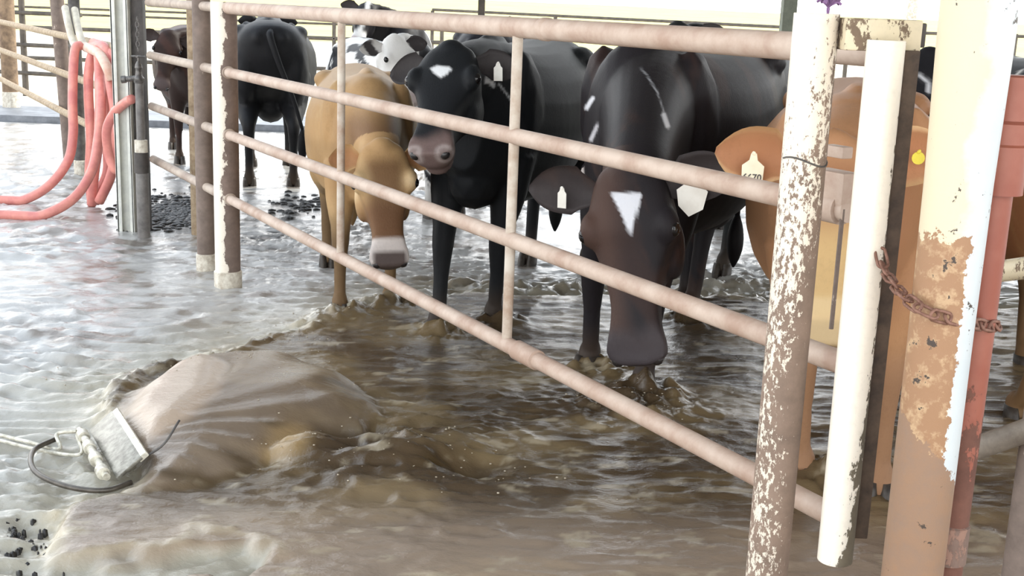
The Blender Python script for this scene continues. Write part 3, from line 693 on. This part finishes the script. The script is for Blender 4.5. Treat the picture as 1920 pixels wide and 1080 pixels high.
mb = MB(); mb.add(*tube(catmull([Mv @ Vector((-vl * .45, -0.10, 0.06)), Mv @ Vector((-vl * .5, -0.16, 0.05)), atz(110, 842, 0.02) - vc, atz(50, 828, 0.02) - vc, atz(0, 816, 0.02) - vc, atz(-60, 800, 0.02) - vc], 8), 0.007, 8))
mb.add(*tube(catmull([Mv @ Vector((-vl * .42, -0.10, 0.05)), atz(150, 852, 0.03) - vc, atz(80, 845, 0.015) - vc, atz(0, 826, 0.015) - vc, atz(-60, 812, 0.015) - vc], 8), 0.006, 8))
mb.build('pull_cable', M_lid2, lid)
MB().add(*tube(catmull([Mv @ Vector((vl * .48, 0.04, 0.10)), Mv @ Vector((vl * .5, 0.10, 0.14)), Mv @ Vector((vl * .42, 0.16, 0.2))], 6), 0.004, 8)).build('lift_wire', M_greyp, lid)

# ================================================================== COWS
def ellring(c, u, v, a, bt, bb, ex, seg):
    out = []
    for k in range(seg):
        th = 2 * math.pi * k / seg; cs, sn = math.cos(th), math.sin(th)
        x = math.copysign(abs(cs) ** (2 / ex), cs) * a; y = math.copysign(abs(sn) ** (2 / ex), sn) * (bt if sn > 0 else bb)
        out.append(c + u * x + v * y)
    return out
def loft(secs, seg=24, sub=4):
    """secs: (center, u(lateral), v(up), a, btop, bbot, exponent)"""
    n = len(secs); S = []
    def cm(a, b, c, d, t): return 0.5 * ((2 * b) + (c - a) * t + (2 * a - 5 * b + 4 * c - d) * t * t + (-a + 3 * b - 3 * c + d) * t ** 3)
    for i in range(n - 1):
        A, B, C_, D = secs[max(i - 1, 0)], secs[i], secs[i + 1], secs[min(i + 2, n - 1)]
        for k in range(sub):
            t = k / sub; s = [cm(A[j], B[j], C_[j], D[j], t) for j in range(7)]; S.append(s)
    S.append(list(secs[-1]))
    V = []; F = []
    for s in S:
        u = s[1].normalized(); v = s[2].normalized(); V += ellring(s[0], u, v, max(s[3], .003), max(s[4], .003), max(s[5], .003), max(1.6, s[6]), seg)
    m = len(S)
    for i in range(m - 1):
        for k in range(seg):
            a = i * seg + k; b = i * seg + (k + 1) % seg; F.append((a, b, b + seg, a + seg))
    F.append(tuple(range(seg))[::-1]); F.append(tuple((m - 1) * seg + k for k in range(seg)))
    return V, F
def ellipsoid(c, r, R=None, sub=2):
    bm = bmesh.new(); bmesh.ops.create_icosphere(bm, subdivisions=sub, radius=1)
    V = []
    for v in bm.verts:
        p = Vector((v.co.x * r[0], v.co.y * r[1], v.co.z * r[2])); V.append((R @ p if R else p) + Vector(c))
    bm.verts.index_update(); F = [tuple(v.index for v in f.verts) for f in bm.faces]; bm.free(); return V, F

HOOF = mat_simple('hoof_horn', (70, 62, 54), (44, 38, 34), 30, 0.5, 0.2)
def mat_eye():
    t = NT('cow_eye'); t.base((0.006, 0.005, 0.005)); t.rough(0.06); return t.m
EYE = mat_eye()
def mat_coat():
    t = NT('cow_coat'); a = t.attr('coat'); n = t.noise(70, 5, 0.7); n2 = t.noise(5, 4, 0.6)
    s = t.math('ADD', t.math('MULTIPLY', n, 0.35), t.math('MULTIPLY', n2, 0.35)); s = t.math('ADD', s, 0.65)
    t.base(t.mix(1.0, a.outputs['Color'], t.ramp(s, [(0.0, 0.0), (1.0, 1.0)]), 'MULTIPLY')) ; t.rough(0.52)
    t.b.inputs['Sheen Weight'].default_value = 0.0; t.b.inputs['Specular IOR Level'].default_value = 0.16; t.b.inputs['Sheen Roughness'].default_value = 0.5
    fv = t.noise(160, 4, 0.7, vec=t.mapping((1, 1, 0.35)))
    t.bump(fv, 0.35, 0.004); return t.m
COAT = mat_coat()
def mat_nose(): 
    t = NT('wet_nose'); t.base(lin((38, 34, 34))); t.rough(0.25); t.bump(t.noise(220, 3, 0.6), 0.3, 0.002); return t.m
NOSE = mat_nose()
TAGW = mat_simple('white_tag_plastic', (240, 238, 230), (226, 222, 212), 12, 0.5, 0.02)
TAGC = mat_simple('cream_tag_plastic', (244, 234, 206), (232, 220, 190), 12, 0.5, 0.02)
TAGY = mat_simple('yellow_tag_plastic', (226, 206, 60), (206, 186, 50), 12, 0.5, 0.02)
INK = mat_simple('tag_ink', (90, 84, 78), (70, 64, 60), 12, 0.6, 0.02)

def make_cow(label, loc, th, s=1.0, fat=1.0, poll=None, muz=None, head_s=1.0, coat=None, hooves=None, vox=0.014, tags=(), ear_pose=(0.0, 0.0), ear_len=0.19, ear_w=0.062, marks=None, tail_swing=0.0, eyes=True, nostrils=True, group=None, brisket=1.0, seg=24):
    root = empty('cow', (loc[0], loc[1], 0), th, label, 'cow', group)
    Mw = Matrix.Translation((loc[0], loc[1], 0)) @ Matrix.Rotation(th, 4, 'Z'); Mi = Mw.inverted()
    Yv = Vector((0, 1, 0)); Zv = Vector((0, 0, 1)); mb = MB()
    def S(x, z, a, bt, bb, e=2.2): return (Vector((x, 0, z)) * s, Yv, Zv, a * s * fat, bt * s, bb * s * (0.5 + 0.5 * fat), e)
    mb.add(*loft([S(-.88, 1.17, .06, .07, .10), S(-.85, 1.16, .15, .15, .17), S(-.76, 1.13, .225, .215, .28), S(-.6, 1.08, .265, .285, .34, 2.3), S(-.4, 1.02, .30, .335, .36, 2.3), S(-.1, .97, .345, .37, .39, 2.3), S(.2, .96, .33, .38, .395, 2.2), S(.45, .98, .265, .385, .36, 2.1), S(.6, 1.0, .215, .365, .34, 2.1), S(.72, 1.02, .165, .31, .30), S(.82, 1.0, .09, .2, .2)], seg))
    # hips, pins, shoulder blades, withers
    for y in (-1, 1):
        mb.add(*ellipsoid(Vector((-.50, .20 * y * fat, 1.26)) * s, Vector((.13, .08, .065)) * s)); mb.add(*ellipsoid(Vector((-.84, .10 * y, 1.22)) * s, Vector((.06, .05, .06)) * s))
        Rr = Matrix.Rotation(math.radians(18), 3, 'Y'); mb.add(*ellipsoid(Vector((.47, .17 * y * fat, 1.05)) * s, Vector((.15, .10, .30)) * s, Rr))
        mb.add(*ellipsoid(Vector((-.66, .17 * y * fat, .95)) * s, Vector((.20, .12, .30)) * s))
    mb.add(*ellipsoid(Vector((.42, 0, 1.345)) * s, Vector((.18, .05, .05)) * s))
    mb.add(*ellipsoid(Vector((.60, 0, .74)) * s, Vector((.17, .11, .13)) * s * brisket))
    # head frame
    pw = Mi @ Vector(poll) if poll is not None else Vector((1.25, 0, 1.35)) * s
    mz = Mi @ Vector(muz) if muz is not None else pw + Vector((.35, 0, -.42)) * s
    hx = (mz - pw).normalized(); hs = s * head_s
    upw = Vector((1, 0, 0.6)) if hx.z < -0.4 else Zv
    hz = (upw - hx * upw.dot(hx)).normalized(); hy = hz.cross(hx).normalized()
    HL = (mz - pw).length if muz is not None else .56 * hs
    k_ = HL / 0.56
    HR = Matrix((hx, hy, hz)).transposed()
    def Hp(x, y, z): return pw + hx * (x * k_) + hy * (y * hs) + hz * (z * hs)
    def HS(x, a, bt, bb, e=2.4): return (Hp(x, 0, 0), hy, hz, a * hs, bt * hs, bb * hs, e)
    # neck
    nb = Vector((.50, 0, 1.07)) * s; d_ = (pw - hz * 0.06 * hs - nb)
    nd = d_.normalized(); nv = (hz * 0.5 + Zv * 0.8); nv = (nv - nd * nv.dot(nd)).normalized()
    ny0 = Yv; ny1 = hy
    L = []
    for f_, a, bt, bb in ((0, .20, .30, .32), (.3, .165, .225, .29), (.55, .135, .165, .24), (.8, .115, .125, .19), (1.0, .10, .10, .15)):
        c = nb + d_ * f_ + Zv * (0.05 * s * math.sin(f_ * math.pi)); v1 = (Zv * (1 - f_) + nv * f_); v1 = (v1 - nd * v1.dot(nd)).normalized()
        yy_ = (ny0 * (1 - f_) + ny1 * f_); yy_ = (yy_ - nd * yy_.dot(nd)).normalized()
        L.append((c, yy_, v1, a * s, bt * s, bb * s, 2.1))
    e = L[-1]; L.append((e[0] + nd * 0.05 * s, e[1], e[2], .05 * s, .05 * s, .06 * s, 2.1))
    mb.add(*loft(L, seg))
    # dewlap fold
    mb.add(*loft([(Vector((.66, 0, .70)) * s, Yv, Zv, .03 * s, .1 * s, .05 * s, 2), (Vector((.78, 0, .78)) * s, Yv, Zv, .03 * s, .1 * s, .10 * s, 2), ((nb + d_ * .5) - nv * .2 * s, Yv, Zv, .025 * s, .1 * s, .06 * s, 2), ((nb + d_ * .8) - nv * .15 * s, Yv, Zv, .02 * s, .05 * s, .03 * s, 2)], 12))
    # head
    mb.add(*loft([HS(-.045, .05, .02, .08), HS(-.02, .085, .045, .12), HS(.06, .112, .055, .17), HS(.15, .122, .055, .20, 2.5), HS(.22, .104, .042, .205, 2.6), HS(.30, .080, .034, .18, 2.6), HS(.38, .066, .028, .145, 2.5), HS(.45, .070, .022, .12, 2.4), HS(.50, .082, .012, .115, 2.4), HS(.535, .083, -.0, .108, 2.4), HS(.56, .068, -.022, .09, 2.2), HS(.572, .035, -.045, .07, 2)], seg))
    mb.add(*ellipsoid(Hp(-.01, 0, .015), Vector((.055, .06, .05)) * hs, HR))                # poll knob
    for y in (-1, 1):
        mb.add(*ellipsoid(Hp(.155, .106 * y, .020), Vector((.055, .036, .040)) * hs, HR))     # brow ridge
        mb.add(*ellipsoid(Hp(.20, .085 * y, -.12), Vector((.10, .035, .075)) * hs, HR))       # cheek
        mb.add(*ellipsoid(Hp(.525, .052 * y, -.03), Vector((.035, .034, .03)) * hs, HR))      # nostril wing
    mb.add(*ellipsoid(Hp(.49, 0, -.115), Vector((.06, .055, .035)) * hs, HR))                # chin
    # legs
    Hdef = [(.50, .17, 0), (.50, -.17, 0), (-.74, .18, 0), (-.74, -.18, 0)]
    hv = []
    for i, h in enumerate(Hdef):
        p = Vector(h) * s
        if hooves and hooves[i] is not None: q = Mi @ Vector((*hooves[i], 0)); p = Vector((q.x, q.y, 0))
        hv.append(p)
    for i, p in enumerate(hv):
        sy = 1 if i % 2 == 0 else -1
        if i < 2:
            top = Vector((.50, .15 * sy * fat, .86)) * s; kn = Vector((top.x * .4 + p.x * .6 + .02 * s, top.y * .3 + p.y * .7, .42 * s))
            P_ = [(top, .105), (top.lerp(kn, .45) + Vector((-.01, 0, 0)), .088), (top.lerp(kn, .8), .058), (kn, .052), (kn.lerp(p, .35) + Vector((0, 0, .0)), .036), (kn.lerp(p, .72), .035), (Vector((p.x, p.y, .10 * s)), .045), (Vector((p.x + .02 * s, p.y, .035 * s)), .05)]
        else:
            top = Vector((-.62, .16 * sy * fat, .92)) * s; st_ = Vector((-.54 * s, p.y * .5 + .1 * sy * s, .70 * s)); hk = Vector((p.x - .09 * s, p.y * .9 + .02 * sy * s, .50 * s))
            P_ = [(top, .15), (st_, .125), (st_.lerp(hk, .55), .085), (hk, .055), (hk.lerp(p, .3) + Vector((.01, 0, 0)), .040), (hk.lerp(p, .7) + Vector((.0, 0, 0)), .037), (Vector((p.x, p.y, .10 * s)), .046), (Vector((p.x + .02 * s, p.y, .035 * s)), .05)]
        pts = [q for q, r in P_]; rr = [r * s for q, r in P_]
        cp = catmull(pts, 4); cr_ = []
        for j in range(len(rr) - 1): cr_ += [rr[j] + (rr[j + 1] - rr[j]) * k / 4 for k in range(4)]
        cr_.append(rr[-1]); mb.add(*tube(cp, cr_, 14))
        mb.add(*ellipsoid(cp[-1], Vector((.05, .05, .03)) * s))
    if i: mb.add(*ellipsoid(Vector((-.42, 0, .62)) * s, Vector((.18, .13, .12)) * s))        # udder
    tmp = new_mesh('tmp', mb.V, mb.F)
    m1 = tmp.modifiers.new('r', 'REMESH'); m1.mode = 'VOXEL'; m1.voxel_size = vox
    m2 = tmp.modifiers.new('s', 'SMOOTH'); m2.factor = 0.5; m2.iterations = max(3, int(5 * 0.014 / vox))
    dg = bpy.context.evaluated_depsgraph_get(); dg.update()
    me = bpy.data.meshes.new_from_object(tmp.evaluated_get(dg)); bpy.data.objects.remove(tmp)
    nb_ = len(me.vertices); co = np.empty(nb_ * 3); me.vertices.foreach_get('co', co); co = co.reshape(-1, 3)
    fcs = [tuple(p.vertices) for p in me.polygons]
    # ears: cupped leaves
    EV = []; EF = []; eardat = []
    for y in (1, -1):
        base = Hp(.035, .095 * y, -.015); drop, fwd = ear_pose
        ed = (hy * y * 1.0 - hx * (0.12 - fwd) + Vector((0, 0, -drop))).normalized()
        en = (hz + hx * .4 + Vector((0, 0, .0))); en = (en - ed * en.dot(ed)).normalized(); ew = ed.cross(en)
        nu, nv_ = 12, 8; el = ear_len * hs
        prof = lambda t: ear_w * hs * (0.42 + 1.5 * t) if t < 0.28 else ear_w * hs * max(0.06, (1.0 - ((t - .38) / .64) ** 3 * 0.98))
        k0 = len(EV)
        for layer in (0, 1):
            for a in range(nu + 1):
                t_ = a / nu
                for b in range(nv_ + 1):
                    q = (b / nv_ - .5) * 2; w_ = min(prof(t_), ear_w * hs)
                    cup = (1 - q * q) * 0.55 * w_ * (1 - .5 * t_)
                    thick = 0.010 * hs * (1 - abs(q) ** 3 * .7) * (1 - .4 * t_)
                    pnt = base + ed * (el * t_) + ew * (q * w_) - en * (cup - 0.01 * hs) + (-en * thick if layer else Vector()) - Vector((0, 0, 1)) * (0.02 * hs * t_ * t_)
                    EV.append(pnt); eardat.append((t_, abs(q), layer))
        def id_(l, a, b): return k0 + l * (nu + 1) * (nv_ + 1) + a * (nv_ + 1) + b
        for a in range(nu):
            for b in range(nv_):
                EF.append((id_(0, a, b), id_(0, a + 1, b), id_(0, a + 1, b + 1), id_(0, a, b + 1))); EF.append((id_(1, a, b), id_(1, a, b + 1), id_(1, a + 1, b + 1), id_(1, a + 1, b)))
            for b in (0, nv_): f_ = (id_(0, a, b), id_(1, a, b), id_(1, a + 1, b), id_(0, a + 1, b)); EF.append(f_)
        for b in range(nv_): EF.append((id_(0, nu, b), id_(1, nu, b), id_(1, nu, b + 1), id_(0, nu, b + 1)))
    allV = [tuple(v) for v in co] + [tuple(v) for v in EV]; allF = fcs + [tuple(i + nb_ for i in f) for f in EF]
    bpy.data.meshes.remove(me)
    body = new_mesh('body', allV, allF, COAT, True, root)
    P = np.array(allV); Hc = (P - np.array(pw)) @ np.array(HR); Hc[:, 0] /= k_; Hc[:, 1:] /= hs
    ear = np.zeros((len(P), 3)) - 1; ear[nb_:] = np.array(eardat)
    # distance along neck to restrict head colouring
    Pn = P / s
    isH = (Hc[:, 0] > -.12) & (Hc[:, 0] < .62) & (np.abs(Hc[:, 1]) < .30) & (Hc[:, 2] > -.24) & (Hc[:, 2] < .12) & (ear[:, 0] < 0)
    W4 = np.concatenate([P, np.ones((len(P), 1))], 1) @ np.array(Mw).T; Wp = W4[:, :3]
    q = Wp - np.array(CAMP); dep = q @ np.array(fw); px = 960 + FPX * (q @ np.array(rt)) / dep; py = 540 - FPX * (q @ np.array(up)) / dep
    n1 = fbm(Pn[:, 0] * 7 + Pn[:, 2] * 3, Pn[:, 1] * 7 + Pn[:, 2] * 5, 4, 300)
    C_ = coat(Pn, Hc, isH, ear, n1)
    if marks:
        dref = None
        for (kind, pts, w_, colr, ylim) in marks:
            ptsn = [tuple(p) for p in pts]
            sdv = poly_sd(px, py, ptsn) if kind == 'poly' else w_ - line_d(px, py, ptsn)
            m_ = sstep(-2.0, 2.5, sdv + 2.5 * n1) * (Wp[:, 1] < ylim) * (ear[:, 0] < 0)
            C_ = C_ * (1 - m_[:, None]) + np.array(lin(colr)) * m_[:, None]
    at = body.data.color_attributes.new('coat', 'FLOAT_COLOR', 'POINT'); at.data.foreach_set('color', np.concatenate([C_, np.ones((len(P), 1))], 1).ravel())
    # children
    if eyes:
        for y in (-1, 1):
            MB().add(*ellipsoid(Hp(.170, .124 * y, .026), Vector((.024, .019, .022)) * hs, HR)).build('eye', EYE, root, True)
    if nostrils:
        for y in (-1, 1):
            Rn = HR @ Matrix.Rotation(math.radians(35 * y), 3, 'X')
            MB().add(*ellipsoid(Hp(.552, .054 * y, -.020), Vector((.020, .020, .018)) * hs, Rn)).build('nostril', NOSE, root, True)
    for p in hv:
        mb2 = MB()
        for dy in (-.027, .027): mb2.add(*loft([(Vector((p.x + .02 * s, p.y + dy * s, .075 * s)), Yv, Vector((1, 0, 0)), .025 * s, .045 * s, .05 * s, 2), (Vector((p.x + .035 * s, p.y + dy * s, .02 * s)), Yv, Vector((1, 0, 0)), .03 * s, .06 * s, .055 * s, 2), (Vector((p.x + .045 * s, p.y + dy * s, -.02 * s)), Yv, Vector((1, 0, 0)), .03 * s, .065 * s, .055 * s, 2)], 14, 2))
        mb2.build('hoof', HOOF, root, True)
    # tail
    tp = [Vector((-.84, 0, 1.27)) * s, Vector((-.92, 0, 1.22)) * s, Vector((-.95, tail_swing * .3, 1.0)) * s, Vector((-.95, tail_swing * .7, .75)) * s, Vector((-.94, tail_swing, .5)) * s]
    cpt = catmull(tp, 5); tl = MB().add(*tube(cpt, [(.035 - .022 * i / len(cpt)) * s for i in range(len(cpt))], 12)).build('tail', COAT, root, True)
    sw = [cpt[-1] + Vector((0, 0, -.02 * i)) * s * 1.2 for i in range(12)]
    swo = MB().add(*tube(sw, [.014 * s, .022 * s, .03 * s, .036 * s, .04 * s, .042 * s, .042 * s, .04 * s, .035 * s, .028 * s, .018 * s, .006 * s], 12)).build('tail_switch', COAT, tl, True)
    for o_ in (tl, swo):
        a_ = o_.data.color_attributes.new('coat', 'FLOAT_COLOR', 'POINT'); n_ = len(o_.data.vertices); c0_ = np.tile(np.append(C_[np.argmin(Pn[:, 0])] * (1 if o_ is tl else .5), 1), n_); a_.data.foreach_set('color', c0_)
    # ear tags
    for (y, matt, kind, txt, t_at, sc_) in tags:
        base = Hp(.035, .095 * y, -.015); drop, fwd = ear_pose
        ed = (hy * y - hx * (0.12 - fwd) + Vector((0, 0, -drop))).normalized(); en = (hz + hx * .4); en = (en - ed * en.dot(ed)).normalized()
        c = base + ed * (ear_len * hs * t_at) + en * .012 * hs
        # outline in plane (right, down) facing along en
        R3 = Matrix((ed, Vector((0, 0, 1)), en)).transposed()
        dn = Vector((0, 0, -1)); dn = (dn - en * dn.dot(en)).normalized(); sd_ = dn.cross(en).normalized()
        if kind == 'arrow': ol = [(-.008, 0), (.008, 0), (.012, .02), (.032, .036), (.030, .085), (-.030, .085), (-.032, .036), (-.012, .02)]
        elif kind == 'diamond': ol = [(-.006, -.01), (.006, -.01), (.012, .012), (.034, .03), (.028, .065), (.004, .088), (-.026, .07), (-.034, .03), (-.012, .012)]
        elif kind == 'round': ol = [(.02 * math.cos(a), .02 + .02 * math.sin(a)) for a in np.linspace(0, 6.28, 15)[:-1]]
        else: ol = [(-.007, 0), (.007, 0), (.01, .012), (.017, .02), (.017, .075), (-.017, .075), (-.017, .02), (-.01, .012)]
        n_ = len(ol); VV = [c + sd_ * (a * sc_) + dn * (b * sc_) + en * 0.002 for a, b in ol] + [c + sd_ * (a * sc_) + dn * (b * sc_) + en * -0.001 for a, b in ol]
        FF = [tuple(range(n_)), tuple(range(2 * n_ - 1, n_ - 1, -1))] + [(i, n_ + i, n_ + (i + 1) % n_, (i + 1) % n_) for i in range(n_)]
        tg = MB().add(VV, FF).add(*ellipsoid(c + en * .003, (.007, .007, .004), R3, 1)).build('ear_tag', matt, root)
        tg['label'] = {'yellow_tag_plastic': 'yellow ear tag', 'cream_tag_plastic': 'cream ear tag with a number'}.get(matt.name, 'white ear tag')
        if txt:
            cu = bpy.data.curves.new('t', 'FONT'); cu.body = txt; cu.size = .026 * sc_; cu.align_x = 'CENTER'; cu.extrude = 0.0006; cu.space_character = 1.05; cu.offset = 0.0006
            to = bpy.data.objects.new('t', cu); COL.objects.link(to); dg = bpy.context.evaluated_depsgraph_get(); mt = bpy.data.meshes.new_from_object(to.evaluated_get(dg)); bpy.data.objects.remove(to)
            xr = sd_ * 1.0
            if (Mw.to_3x3() @ xr).dot(rt) < 0: xr = -xr
            Mt = Matrix((xr, -dn, xr.cross(-dn))).transposed().to_4x4(); Mt.translation = c + dn * (.078 * sc_) + xr.cross(-dn) * 0.0032
            mt.transform(Mt); ob = bpy.data.objects.new('tag_number', mt); COL.objects.link(ob); mt.materials.append(INK); ob.parent = tg
    return root

# ---- coats ---------------------------------------------------------
def blend(C, m, col): return C * (1 - m[:, None]) + np.array(lin(col)) * m[:, None]
def black_coat(base=(44, 42, 44), muz=(96, 84, 82), warm=None, white=None, legw=None, sidec=None, rim=False):
    def f(P, H, isH, ear, n):
        C = np.tile(np.array(lin([v * .86 for v in base])), (len(P), 1))
        if warm: C = blend(C, sstep(0.1, 0.35, n + .0) * 0.5, warm)
        if white is not None: C = blend(C, white(P, H, isH, ear, n), (228, 226, 222))
        if sidec: C = blend(C, isH * sstep(.02, -.06, H[:, 1] + .02 * n) * .75, sidec)
        C = blend(C, isH * sstep(.44, .50, H[:, 0] + .05 * n), muz)
        if rim: C = blend(C, isH * np.exp(-((np.sqrt((H[:, 0] - .552) ** 2 + (np.abs(H[:, 1]) - .054) ** 2 + (H[:, 2] + .02) ** 2) - .030) / .008) ** 2) * .8, (168, 156, 152))
        C = blend(C, sstep(.25, .05, P[:, 2]) * .5, (84, 70, 58))
        C = blend(C, (ear[:, 2] == 0) * .35, (92, 84, 82))
        return C
    return f
def jersey_coat(base=(196, 146, 88), dark=(108, 70, 42), belly=(206, 168, 116), facedark=True, muzzle=(214, 204, 198), legs=(88, 68, 48), cream=False):
    def f(P, H, isH, ear, n):
        C = np.tile(np.array(lin(base)), (len(P), 1))
        C = blend(C, sstep(.15, .5, n) * .35, belly)
        C = blend(C, sstep(.75, .6, P[:, 2]) * .5 * (ear[:, 0] < 0), belly)
        C = blend(C, sstep(.5, .95, P[:, 0]) * sstep(1.25, 1.1, P[:, 2]) * (~isH) * .75 * (ear[:, 0] < 0), dark)
        C = blend(C, sstep(.62, .4, P[:, 2]) * (~isH) * (ear[:, 0] < 0) * .8, legs)
        if facedark:
            C = blend(C, isH * sstep(.02, .10, H[:, 0]) * sstep(.10, .04, np.abs(H[:, 1])) * .7, dark)
            C = blend(C, isH * sstep(.12 if cream else .20, .32, H[:, 0]) * .8, (214, 182, 128) if cream else dark)
        C = blend(C, isH * np.exp(-(((H[:, 0] - .165) / .04) ** 2 + ((np.abs(H[:, 1]) - .11) / .035) ** 2)) * .95, (232, 204, 160))
        C = blend(C, isH * sstep(.425, .45, H[:, 0]), muzzle)
        C = blend(C, isH * sstep(.49, .515, H[:, 0]) * sstep(-.105, -.085, H[:, 2]) * sstep(.075, .06, np.abs(H[:, 1])) * (0.25 if cream else 1), (92, 80, 76))
        C = blend(C, (ear[:, 2] == 0) * .55 * sstep(1.0, .5, ear[:, 1]), (176, 118, 84))
        C = blend(C, (ear[:, 0] >= 0) * sstep(.8, 1.0, ear[:, 1]) * .6, (226, 190, 140))
        return C
    return f

# A : tan cow, head low, left of centre
make_cow('tan cow with lowered head and pale muzzle, leftmost of the cows along the gate', (-0.83, 6.55), math.radians(-79), s=.88, fat=1.0,
         poll=aty(716, 285, 5.5), muz=aty(732, 495, 5.28), head_s=1.22, coat=jersey_coat((184, 148, 104), (104, 72, 50), (198, 168, 124)), vox=.012,
         hooves=[tuple(atz(730, 578)[:2]), tuple(atz(637, 590)[:2]), None, None], ear_pose=(.1, -.25), ear_len=.13)
# B : black cow with head up and white splash
starB = [(806, 128), (820, 122), (842, 124), (848, 130), (838, 140), (826, 146), (814, 138)]
make_cow('black cow holding its head up, white splash on its forehead, right of the tan cow', (-0.02, 6.32), math.radians(-106), s=1.02, fat=1.02,
         poll=aty(846, 108, 5.38), muz=aty(803, 285, 4.98), head_s=1.16, coat=black_coat((34, 36, 39), (112, 94, 90), rim=True), vox=.011, brisket=1.15,
         hooves=[tuple(atz(925, 612)[:2]), tuple(atz(820, 630)[:2]), (.45, 7.3), (.10, 7.45)], ear_pose=(.35, -.35), ear_len=.16,
         tags=[(1, TAGW, 'rect', None, .5, 1.1)],
         marks=[('poly', starB, 0, (232, 234, 236), 5.6), ('line', [(912, 148), (925, 160)], 4, (226, 228, 230), 6.5), ('line', [(936, 158), (962, 192)], 2, (206, 208, 210), 6.8), ('line', [(912, 153), (922, 154)], 4, (240, 240, 240), 6.5)])
# C : big black cow drinking
triC = [(1146, 362), (1203, 362), (1196, 392), (1181, 440), (1166, 402)]
make_cow('large black cow lowering its head to the water, white triangle on its forehead', (.74, 5.42), math.radians(-115), s=1.06, fat=1.0,
         poll=aty(1180, 335, 3.92), muz=aty(1192, 678, 3.72), head_s=1.1, coat=black_coat((42, 38, 41), (66, 60, 62), warm=(64, 46, 40), sidec=(84, 64, 56)), vox=.011,
         hooves=[tuple(atz(1205, 745)[:2]), tuple(atz(1105, 695)[:2]), tuple(atz(1290, 605)[:2]), None], ear_pose=(.08, -.25), ear_len=.21, ear_w=.07,
         tags=[(1, TAGW, 'diamond', None, .40, 1.45), (-1, TAGW, 'rect', None, .5, .9)],
         marks=[('poly', triC, 0, (214, 216, 222), 4.3), ('line', [(1245, 215), (1252, 236)], 5, (220, 222, 226), 6), ('line', [(1202, 128), (1212, 140), (1232, 172), (1246, 212)], 1.5, (190, 192, 196), 6),
                ('line', [(1112, 184), (1100, 202)], 4, (222, 222, 226), 6), ('line', [(1120, 235), (1108, 262)], 3.5, (196, 194, 198), 6), ('line', [(1088, 300), (1090, 326)], 6, (206, 196, 190), 5)])
# D : tan cow behind the near posts
make_cow('orange-tan cow facing forward behind the nearest posts, numbered tag in its ear', (1.2, 4.4), math.radians(-105), s=.97, fat=1.08,
         poll=aty(1560, 283, 3.5), muz=aty(1552, 640, 3.28), head_s=1.05, coat=jersey_coat((176, 130, 94), (146, 98, 68), (182, 138, 96), True, (216, 188, 142), (140, 106, 80), cream=True), vox=.012,
         hooves=[tuple(atz(1645, 935)[:2]), tuple(atz(1500, 905)[:2]), None, None], ear_pose=(-.05, -.1), ear_len=.235, ear_w=.085,
         tags=[(-1, TAGC, 'arrow', '6670', .52, 1.0), (1, TAGY, 'round', None, .6, .9)])
# K : another tan cow at the right edge
make_cow('orange-tan cow mostly cut off by the right edge of the photo', (2.2, 4.75), math.radians(-90), s=.95, fat=1.05,
         coat=jersey_coat((178, 126, 88), (150, 100, 68)), vox=.016, hooves=[(2.36, 4.3), (2.03, 4.68), None, None])
# E : black cow, rump to the camera
wE = lambda P, H, isH, ear, n: np.zeros(len(P))
make_cow('black cow seen from behind, standing in the bright yard behind the gate post', (-2.2, 10.9), math.radians(102), s=1.0, fat=1.18, coat=black_coat((36, 36, 38)), vox=.02,
         tail_swing=-.25)
# F
make_cow('dark brown cow in the far left between the steel column and the fence post', (-3.15, 11.9), math.radians(-72), s=.92, fat=1.15, coat=black_coat((62, 48, 44), warm=(84, 58, 50)), vox=.024,
         poll=aty(318, 66, 11.1), muz=aty(302, 166, 10.9))
# G
wG = lambda P, H, isH, ear, n: np.clip(isH * sstep(.34, .42, H[:, 0]) + isH * sstep(.03, .015, np.abs(H[:, 1])) * (H[:, 2] > 0) + sstep(.15, .3, n) * sstep(.3, 0, P[:, 0]), 0, 1)
make_cow('black cow with a white muzzle facing forward, farthest one behind the tan cow', (-1.3, 13.6), math.radians(-84), s=1.0, coat=black_coat((46, 44, 46), (196, 182, 180), white=wG), vox=.024,
         poll=aty(690, 14, 12.8), muz=aty(668, 82, 12.5))
# G2
wG2 = lambda P, H, isH, ear, n: np.clip(isH * 1.0 * (1 - np.exp(-(((H[:, 0] - .2) / .06) ** 2 + ((H[:, 1] - .1) / .05) ** 2))) + sstep(-.05, .05, n + .1 * np.sin(P[:, 0] * 6)) * (~isH), 0, 1)
make_cow('white-faced cow with a dark eye patch, between the tan cow and the black cow', (-1.0, 9.3), math.radians(-62), s=.93, coat=black_coat((50, 50, 54), (200, 186, 182), white=wG2), vox=.02,
         poll=aty(738, 78, 8.35), muz=aty(778, 192, 8.15), head_s=.95)
# H
make_cow('black cow standing behind the black cow with the raised head', (-.2, 9.95), math.radians(86), s=1.03, fat=1.0, coat=black_coat((40, 40, 46)), vox=.02)
# I
make_cow('black cow behind the drinking cow, only its back and legs showing', (1.45, 8.2), math.radians(-110), s=1.04, coat=black_coat((44, 46, 46)), vox=.02,
         poll=aty(1270, 60, 7.3), muz=aty(1262, 190, 7.0), hooves=[tuple(atz(1355, 515)[:2]), None, None, None])
# J
make_cow('black cow with white streaks on its face, between the white pipe and the thick post', (2.35, 7.1), math.radians(-102), s=1.0, coat=black_coat((42, 42, 46)), vox=.02,
         poll=aty(1742, 110, 6.2), muz=aty(1738, 262, 5.95), marks=[('line', [(1722, 140), (1738, 152), (1742, 172)], 3.5, (220, 222, 226), 6.5)])
# L
wL = lambda P, H, isH, ear, n: sstep(.05, .12, n)
make_cow('black and white cow far off at the top right edge', (3.3, 8.0), math.radians(-80), s=1.0, coat=black_coat((46, 46, 48), white=wL), vox=.024)
